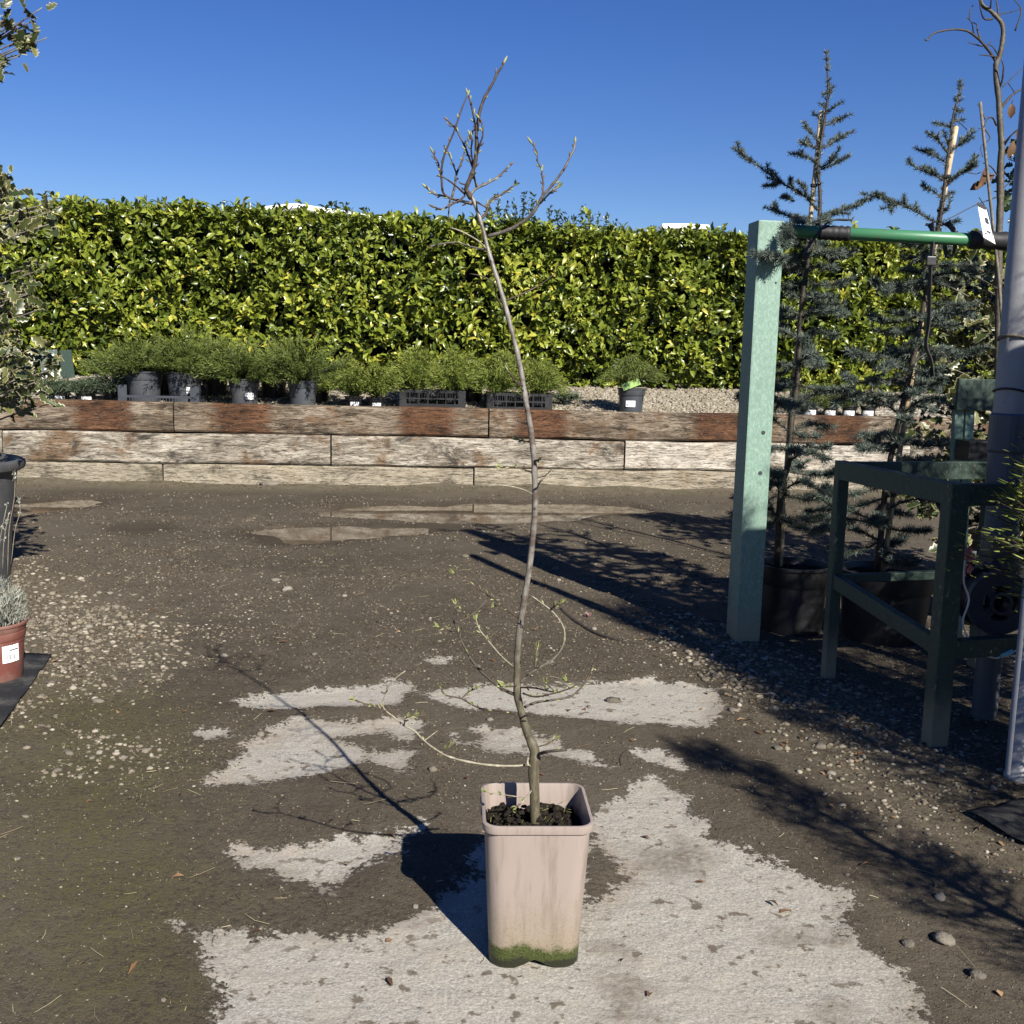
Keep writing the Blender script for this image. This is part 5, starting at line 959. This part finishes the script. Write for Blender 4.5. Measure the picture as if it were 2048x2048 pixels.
# ---- green board sign behind
bd0 = px(1955, 1050, 4.05); bd0[2] = 0; sg_ = thing('green_board', 'dark green board on two green uprights behind the grey pipe', 'board', bd0)
def rect(x0, y0, x1, y1, Y, th_, name, mat, par, org):
    a = px(x0, y0, Y); b = px(x1, y1, Y); c = (a+b)/2-org; mb = MB(); mb.add(*bx(c, (abs(b[0]-a[0]), th_, abs(a[2]-b[2])))); return bevel(mb.build(name, mat, par), .003)
rect(1925, 880, 1990, 922, 4.0, .12, 'control_box', M['pot_black'], sg_, bd0); rect(1916, 757, 2010, 822, 4.05, .02, 'panel', M['green_dark'], sg_, bd0)
for x0, x1 in ((1909, 1927), (1930, 1949)):
    a = px((x0+x1)/2, 790, 4.08)-bd0; b = px((x0+x1)/2-18, 1190, 4.08)-bd0; b[2] = -.02; V, Fc = beam(b, a, .035, .03, (0, 1, 0)); bevel(single('upright', V, Fc, M['green_post'], sg_), .003)
# ---- grey upright pipe with union nut
pp = pg(1967, 1438); pipe = thing('upright_pipe', 'thick grey plastic standpipe with dark coupling and union nut', 'pipe', pp); rl = 25*pp[1]/F
def pz(y, x=2000): return float(px(x, y, pp[1])[2])
V, Fc = lathe([(rl, -.02), (rl, pz(1180))], 24); single('lower_pipe', V, Fc, M['pvc_dark'], pipe, True)
za, zb = pz(1185), pz(1112); pr_ = []
V, Fc = lathe([(.055, za), (.067, za+.005), (.067, zb-.02), (.062, zb-.015), (.062, zb), (.045, zb)], 30); ang_ = np.arctan2(V[:, 1], V[:, 0]); single('union_nut', V*np.c_[1+.03*np.sign(np.sin(ang_*15)), 1+.03*np.sign(np.sin(ang_*15)), np.ones(len(V))], Fc, M['navy'], pipe)
V, Fc = lathe([(.05, zb), (.056, zb+.01), (.056, pz(1060)), (.050, pz(1055)), (.050, pz(985))], 24); single('reducer', V, Fc, M['pvc_dark'], pipe, True)
V, Fc = lathe([(.050, pz(990)), (.058, pz(985)), (.058, pz(905)), (.063, pz(900)), (.063, pz(830)), (.058, pz(826))], 28); single('coupling', V, Fc, M['pvc_dark'], pipe, False)
V, Fc = lathe([(.055, pz(905)), (.055, 2.75), (.0, 2.76)], 30); single('pipe_body', V, Fc, M['pvc'], pipe, True)
for z_ in (pz(675), pz(780)): V, Fc = tube([np.array([.058*math.cos(a), .058*math.sin(a), z_+.006*math.sin(a*2)]) for a in np.linspace(0, 6.2832, 25)], .006 if z_ > 1.2 else .0035, 6, False); single('cable_tie', V, Fc, M['bark_grey'] if z_ > 1.2 else M['rubber'], pipe, True)
# ---- slim front pipe
fp = pg(2034, 1562); fpipe = thing('standpipe', 'slim light grey plastic pipe standing upright at the shade edge', 'pipe', fp); V, Fc = lathe([(.001, 0), (.036, 0), (.036, .02), (.033, .022), (.033, 2.45), (.001, 2.45)], 24); single('tube', V, Fc, M['pvc'], fpipe, True)
V, Fc = lathe([(.034, 1.5), (.04, 1.502), (.04, 1.6), (.034, 1.602)], 24); single('joint_sleeve', V, Fc, M['pvc'], fpipe, True)
# ---- cable reel on the lower rail, cable
Yr = float(lB[1])+.10; rc_ = px(1998, 1205, Yr); rad = 66*Yr/F; reel = thing('cable_reel', 'round navy plastic cable reel with slotted face under the stand', 'reel', rc_-np.array([0, 0, rad]))
def ring(r0, r1, y0, y1, n_=40):
    V = []
    for r_, y_ in ((r0, y0), (r1, y0), (r1, y1), (r0, y1)): V += [(r_*math.cos(6.2832*k/n_), y_, rad+r_*math.sin(6.2832*k/n_)) for k in range(n_)]
    return np.array(V), [[a*n_+k, a*n_+(k+1) % n_, ((a+1) % 4)*n_+(k+1) % n_, ((a+1) % 4)*n_+k] for a in range(4) for k in range(n_)]
single('flange', *ring(rad*.55, rad, -.012, .012), M['navy'], reel); single('rear_flange', *ring(rad*.3, rad, .085, .10), M['navy'], reel); single('hub', *ring(rad*.26, rad*.36, -.02, .02), M['navy'], reel); single('drum', *ring(rad*.5, rad*.60, .012, .085), M['pot_black'], reel)
for k in range(4):
    a = math.pi/4+k*math.pi/2; mb = MB(); mb.add(*bx((rad*.46*math.cos(a), 0, rad+rad*.46*math.sin(a)), (rad*.34, .02, rad*.28), Matrix.Rotation(-a, 3, 'Y'))); bevel(mb.build('spoke', M['navy'], reel), .004)
single('wound_cable', *ring(rad*.6, rad*.86, .016, .082), M['rubber'], reel)
cb0 = px(1928, 1165, Yr-.04); cab = thing('white_cable', 'thin white cable with pale blue connector looping below the reel', 'cable', cb0)
V, Fc = tube(catmull([px(a, b, Yr-.06)-cb0 for a, b in ((1930, 1120), (1928, 1165), (1938, 1200), (1926, 1240), (1932, 1268), (1948, 1290), (1965, 1308), (1990, 1316), (2005, 1312), (2035, 1300), (2060, 1290))], 5), .0028, 6); single('lead', V, Fc, M['cable'], cab, True)
V, Fc = beam(px(2000, 1312, Yr-.062)-cb0, px(2026, 1302, Yr-.062)-cb0, .014, .013); bevel(single('connector', V, Fc, M['blue'], cab), .003)
p0 = px(1934, 1125, Yr+.05); n = 16; V, Fc, A = leaves(np.tile(np.zeros(3), (n, 1))+rng.normal(0, .012, (n, 3))*np.array([.6, .6, 1.6]), rdir(n), rdir(n), .035, .03, SMALL); o = ob('plastic_scrap', mesh('plastic_scrap', V, Fc, A), M['pink'], None, p0); tag(o, 'crumpled pinkish red plastic scrap hanging beside the union nut', 'scrap')
# ---- variegated holly bushes
def holly(label, base, trunk_h, clusters, mat, leafL, group, pot=None, ncl=12, twigs=(), mat2=None):
    th = thing('holly_bush', label, 'holly', base, group)
    if pot: pot(th)
    V, Fc = tube([(0, 0, .2), (.02, .01, trunk_h*.5), (-.01, 0, trunk_h)], [.028, .02, .006], 8); single('trunk', V, Fc, M['bark_grey'], th, True)
    Pp = []; D = []
    for c in clusters:
        c = np.array(c); z0 = min(trunk_h*.95, max(.35, c[2]-.25)); p0 = np.array([0, 0, z0]); mid = (p0+c)/2+np.array([0, 0, .03]); q = catmull([p0, mid, c], 4); V, Fc = tube(q, np.linspace(.007, .0022, len(q)), 5); single('branch', V, Fc, M['bark_grey'], th, True)
        ax_ = unit(c-mid); u = rng.random(ncl)**.6; Pp.append(mid+(c-mid)*u[:, None]+rng.normal(0, .022, (ncl, 3))); D.append(rdir(ncl)+ax_*.6)
    Pp = np.concatenate(Pp); D = np.concatenate(D); n_ = len(Pp); L = leafL*rng.uniform(.6, 1.15, n_)
    V, Fc, A = leaves(Pp, D, rdir(n_)+np.array([.2, -.6, .5]), L, L*rng.uniform(.55, .8, n_), HOLLY); o = ob('foliage', mesh('foliage', V, Fc, A), mat, th); o['kind'] = 'stuff'; return th
hb = np.array([-2.62, 4.75, 0]); cl = []
def bigpot(th):
    prof = [(.001, .008), (.27, .008), (.275, 0), (.30, .3), (.33, .555), (.345, .56), (.362, .57), (.368, .585), (.366, .602), (.35, .612), (.335, .610), (.325, .595), (.315, .5)]
    ob('pot', smooth_pot(mesh('pot', *lathe(prof, 56))), M['bigpot'], th); ob('soil', disc(.318, .53, 28, .02), M['soil'], th)
lr = random.Random(4)
while len(cl) < 150:
    z_ = lr.uniform(.86, 1.9); a = lr.random()*6.283; rmax = .72-.25*max(0, (z_-1.5))-.35*max(0, 1.05-z_); r_ = rmax*lr.uniform(.3, 1)**.6; x_ = r_*math.cos(a); y_ = r_*math.sin(a)*.7
    X_, Y_ = proj(hb[0]+x_, hb[1]+y_, z_)
    lim = 112-12*math.sin(Y_*.03)-(60 if Y_ < 400 else 0)-(35 if 560 < Y_ < 640 else 0)
    if X_ > lim or Y_ < 372 and X_ > 5: continue
    cl.append((x_, y_, z_))
for a, b, Y in ((60, 70, 4.6), (95, 75, 4.6), (75, 35, 4.65), (30, 95, 4.6), (50, 45, 4.7), (20, 30, 4.6), (85, 15, 4.6), (5, 60, 4.6), (40, 110, 4.6), (-10, 20, 4.7), (5, 135, 4.6), (8, 345, 4.6), (-5, 380, 4.6), (-20, 320, 4.7), (95, 690, 4.45), (70, 765, 4.4), (40, 700, 4.4), (110, 725, 4.5), (85, 745, 4.45), (30, 760, 4.4), (60, 730, 4.4), (95, 780, 4.42)): cl.append(tuple(px(a, b, Y)-hb))
holly('variegated holly growing in the big charcoal pot, leaves edged with cream', hb, 2.25, cl, M['holly'], .07, 'variegated hollies', bigpot, 8)
h2 = np.array([2.55, 5.3, 0]); cl = []
while len(cl) < 190:
    x_, y_, z_ = lr.uniform(-.75, .5), lr.uniform(-.5, .4), lr.uniform(.25, 1.75)
    X_, Y_ = proj(h2[0]+x_, h2[1]+y_, z_)
    if X_ < 1815+25*math.sin(Y_*.05)+(30 if Y_ < 640 else 0) or Y_ < 520: continue
    cl.append((x_, y_, z_))
def hp2(th): ob('pot', smooth_pot(pot_mesh(.2, .32, .84, .014, 32)), M['pot_black'], th); ob('soil', disc(.18, .29, 20), M['soil'], th)
holly('shaded variegated holly in black pot behind the bare tree and pipe', h2, 1.7, cl, M['holly'], .075, 'variegated hollies', hp2, 13)
h3 = np.array([2.72, 5.05, 0]); cl = []
while len(cl) < 60:
    a, b = lr.uniform(2012, 2075), lr.uniform(255, 500); Y = lr.uniform(4.9, 5.3)
    if a < 2015+.0*b: continue
    cl.append(tuple(px(a, b, Y)-h3))
h_ = holly('dark-leaved evergreen shrub rising behind the top of the grey pipe', h3, 2.2, cl, M['dark_leaf'], .06, None, hp2, 10); h_['category'] = 'shrub'; h_.name = 'evergreen_shrub'
# ---- conifers on and around the stand (one reaches into view, unseen ones shade the yard)
def conifer(label, base, hgt, Rd, n, mat=M['juniper_lime'], pr_=.13, ph=.24, tap=.75, blade=(.02, .045, .0022)):
    th = thing('potted_conifer', label, 'conifer', base, 'feathery conifers in black pots'); ob('pot', smooth_pot(pot_mesh(pr_, ph, .84, .012, 28)), M['pot_black'], th); ob('soil', disc(pr_-.014, ph*.92, 18), M['soil'], th)
    V, Fc = tube([(0, 0, ph*.8), (.01, 0, hgt*.5), (0, .01, hgt*.97)], [.018, .012, .003], 8); single('trunk', V, Fc, M['bark_dark'], th, True)
    nb = max(40, n//55); u = rng.random(nb)**.8; a = rng.random(nb)*6.283; zb_ = ph+.02+(hgt-ph-.02)*u; rb_ = Rd*(1-u*.88)**tap*rng.uniform(.6, 1.08, nb)
    mb = MB(); Pp = []; D = []; ph_ = []; per = max(8, n//nb)
    for k in range(nb):
        d_ = np.array([math.cos(a[k]), math.sin(a[k]), 0]); p0 = np.array([0, 0, zb_[k]]); e_ = p0+d_*rb_[k]+np.array([0, 0, rb_[k]*rng.uniform(.1, .55)]); m_ = (p0+e_)/2+np.array([0, 0, -.02]); q = catmull([p0, m_, e_], 4); mb.add(*tube(q, np.linspace(.005, .0012, len(q)), 4, False))
        t_ = .2+.82*rng.random(per)**.7; sd_ = np.cross(d_, [0, 0, 1.]); off_ = rng.normal(0, .035, per)*(1.15-t_*.7)
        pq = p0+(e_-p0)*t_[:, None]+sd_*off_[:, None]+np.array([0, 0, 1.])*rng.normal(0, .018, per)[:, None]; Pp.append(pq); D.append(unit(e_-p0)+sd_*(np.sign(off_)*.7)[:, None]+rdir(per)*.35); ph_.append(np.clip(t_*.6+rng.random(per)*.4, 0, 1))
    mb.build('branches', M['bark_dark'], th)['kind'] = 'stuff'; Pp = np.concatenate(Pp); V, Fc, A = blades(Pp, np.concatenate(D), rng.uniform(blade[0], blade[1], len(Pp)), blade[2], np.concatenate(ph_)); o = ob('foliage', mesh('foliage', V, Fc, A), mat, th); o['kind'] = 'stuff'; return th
conifer('bright feathery conifer leaning out beside the green stand', np.array([1.62, 2.66, 0]), 1.12, .46, 30000, M['juniper_lime'], ph=.46, pr_=.15, blade=(.012, .03, .003))
conifer('tall narrow conifer at the near end of the shaded row', np.array([1.58, 1.02, 0]), 1.56, .28, 11000, M['juniper'])
conifer('tall bushy conifer behind the narrow one in the shaded row', np.array([2.05, 1.25, 0]), 1.7, .42, 12000, M['juniper'])
conifer('unseen columnar conifer added beside the slim standpipe to shade the stand', np.array([1.87, 2.12, 0]), 2.05, .30, 22000, M['juniper'], tap=.35)  # added out of view to keep sun off the stand
conifer('unseen tall columnar conifer in the middle of the row, shaped to shade the stand', np.array([2.3, 2.1, 0]), 2.3, .36, 20000, M['juniper'], tap=.35)  # out of view; height and full shape set to block sun from the stand
conifer('tall broad conifer at the far end of the shaded row', np.array([2.45, 2.8, 0]), 2.0, .44, 18000, M['juniper'], tap=.45)
conifer('conifer with wide skirt between slim pipe and stand', np.array([2.12, 3.2, 0]), 1.1, .36, 12000, M['juniper'])
shadow_post = thing('green_post', 'unseen second green timber post added to cast a shadow on the first', 'post', (1.97, 2.30, 0), None, .2); mb = MB(); mb.add(*bx((0, 0, .93), (.16, .12, 1.92))); bevel(mb.build('beam', M['green_post'], shadow_post), .006)  # post added out of view for the shadow it throws on the tall one
# ---- lavender in red pot
lv0 = pg(-14, 1366); lav = thing('potted_lavender', 'grey lavender in a faded red plastic pot with barcode label', 'lavender', lv0)
rr_ = .108; prof = [(.001, .006), (.085, .006), (.09, 0), (.093, .004), (.102, .155), (.104, .157), (.108, .165), (.109, .185), (.107, .186), (.1095, .19), (.112, .205), (.116, .207), (.117, .213), (.113, .217), (.108, .212), (.104, .15)]
ob('pot', smooth_pot(mesh('pot', *lathe(prof, 44))), M['redpot'], lav); ob('soil', disc(.105, .188, 20, .01), M['soil'], lav)
lbz = label_on(lav, .1015, .118, .062, .058, faced(lv0)+.62)
n = 1900; a = rng.random(n)*6.283; r_ = .11*np.sqrt(rng.random(n)); z_ = .19+.17*rng.random(n)*(1-(r_/.16)**2); V, Fc, A = blades(np.stack([r_*np.cos(a), r_*np.sin(a), z_], 1), np.stack([np.cos(a)*.5, np.sin(a)*.5, np.ones(n)], 1)+rdir(n)*.6, rng.uniform(.018, .04, n), .003); o = ob('foliage', mesh('foliage', V, Fc, A), M['lavender'], lav); o['kind'] = 'stuff'
for pts in (((15, 1150), (18, 1060), (28, 1000), (30, 960), (27, 945)), ((22, 1130), (30, 1060), (40, 1025), (38, 1000)), ((5, 1140), (8, 1080), (18, 1025)), ((-5, 1150), (0, 1080), (14, 1010))):
    p3 = catmull([px(x_, y_, lv0[1]-.02)-lv0 for x_, y_ in pts], 3); V, Fc = tube(p3, .0011, 4); fs_ = single('flower_stalk', V, Fc, M['pale_twig'], lav, True); n = 26; k = rng.integers(max(0, len(p3)-4), len(p3), n); V, Fc, A = blades(p3[k]+rng.normal(0, .003, (n, 3)), rdir(n)+np.array([0, 0, .6]), .009, .004); ob('flower_head', mesh('flower_head', V, Fc, A), M['lavender'], fs_)['kind'] = 'stuff'
# ---- weed fabric
def fabric(label, pts):
    c = pg(*pts[0]); V = []; Fc = []; P4 = [pg(*p) for p in pts]; m = 14
    for i in range(m+1):
        for j in range(m+1):
            u, v = i/m, j/m; p = P4[0]*(1-u)*(1-v)+P4[1]*u*(1-v)+P4[2]*u*v+P4[3]*(1-u)*v; V.append((p[0]-c[0], p[1]-c[1], float(gz(np.array([p[0]]), np.array([p[1]]))[0])+.012+.014*float(vnoise(p[0], p[1], 11, 71))+.008*float(vnoise(p[0], p[1], 25, 72))))
    I_ = np.arange((m+1)**2).reshape(m+1, -1); Fq = np.stack([I_[:-1, :-1], I_[:-1, 1:], I_[1:, 1:], I_[1:, :-1]], -1).reshape(-1, 4); o = ob('weed_fabric', mesh('weed_fabric', V, Fq, None, True), M['mat'], None, (c[0], c[1], 0)); md = o.modifiers.new('thickness', 'SOLIDIFY'); md.thickness = .002; tag(o, label, 'ground sheet', 'sheets of weed fabric')
fabric('black woven ground sheet under the red lavender pot', [(-160, 1330), (104, 1318), (0, 1472), (-260, 1560)]); fabric('black woven ground sheet at the foot of the slim standpipe', [(1932, 1640), (2120, 1600), (2260, 1760), (2048, 1705)])
for pts, lab, r0 in ([(1243, 1538), (1240, 1522), (1248, 1508), (1256, 1502)], 'curved dark twig stuck in the earth right of the square pot', .0035), ([(1120, 1222), (1150, 1245), (1190, 1268), (1240, 1285), (1300, 1296)], 'long dark root lying on the earth in front of the green post', .010), ([(1500, 1375), (1600, 1390), (1690, 1420), (1760, 1440)], 'crooked stick lying in the shade below the green stand', .006):
    q = [pg(a, b)+np.array([0, 0, .006]) for a, b in pts]; c = q[0].copy(); V, Fc = tube(catmull([p-c for p in q], 4), np.linspace(r0, r0*.5, (len(q)-1)*4+1), 6); o = ob('stick', mesh('stick', V, Fc, None, True), M['bark_dark'], None, c); tag(o, lab, 'stick')
c = pg(1176, 1236); n = 5; V, Fc, A = leaves(np.zeros((n, 3)), rdir(n)*np.array([1, 1, .2])+np.array([0, 0, .5]), rdir(n), .022, .024, SMALL); o = ob('plastic_scrap', mesh('plastic_scrap', V, Fc, A), leafmat('pale_pink', [(0, (.22, .13, .12)), (1, (.32, .21, .19))], .4, .2), None, c+np.array([0, 0, .008])); tag(o, 'pale pink plastic scrap lying on the earth', 'scrap')
SC.cycles.max_bounces = 5; SC.cycles.diffuse_bounces = 2; SC.cycles.glossy_bounces = 2; SC.cycles.transmission_bounces = 3; SC.cycles.use_adaptive_sampling = True
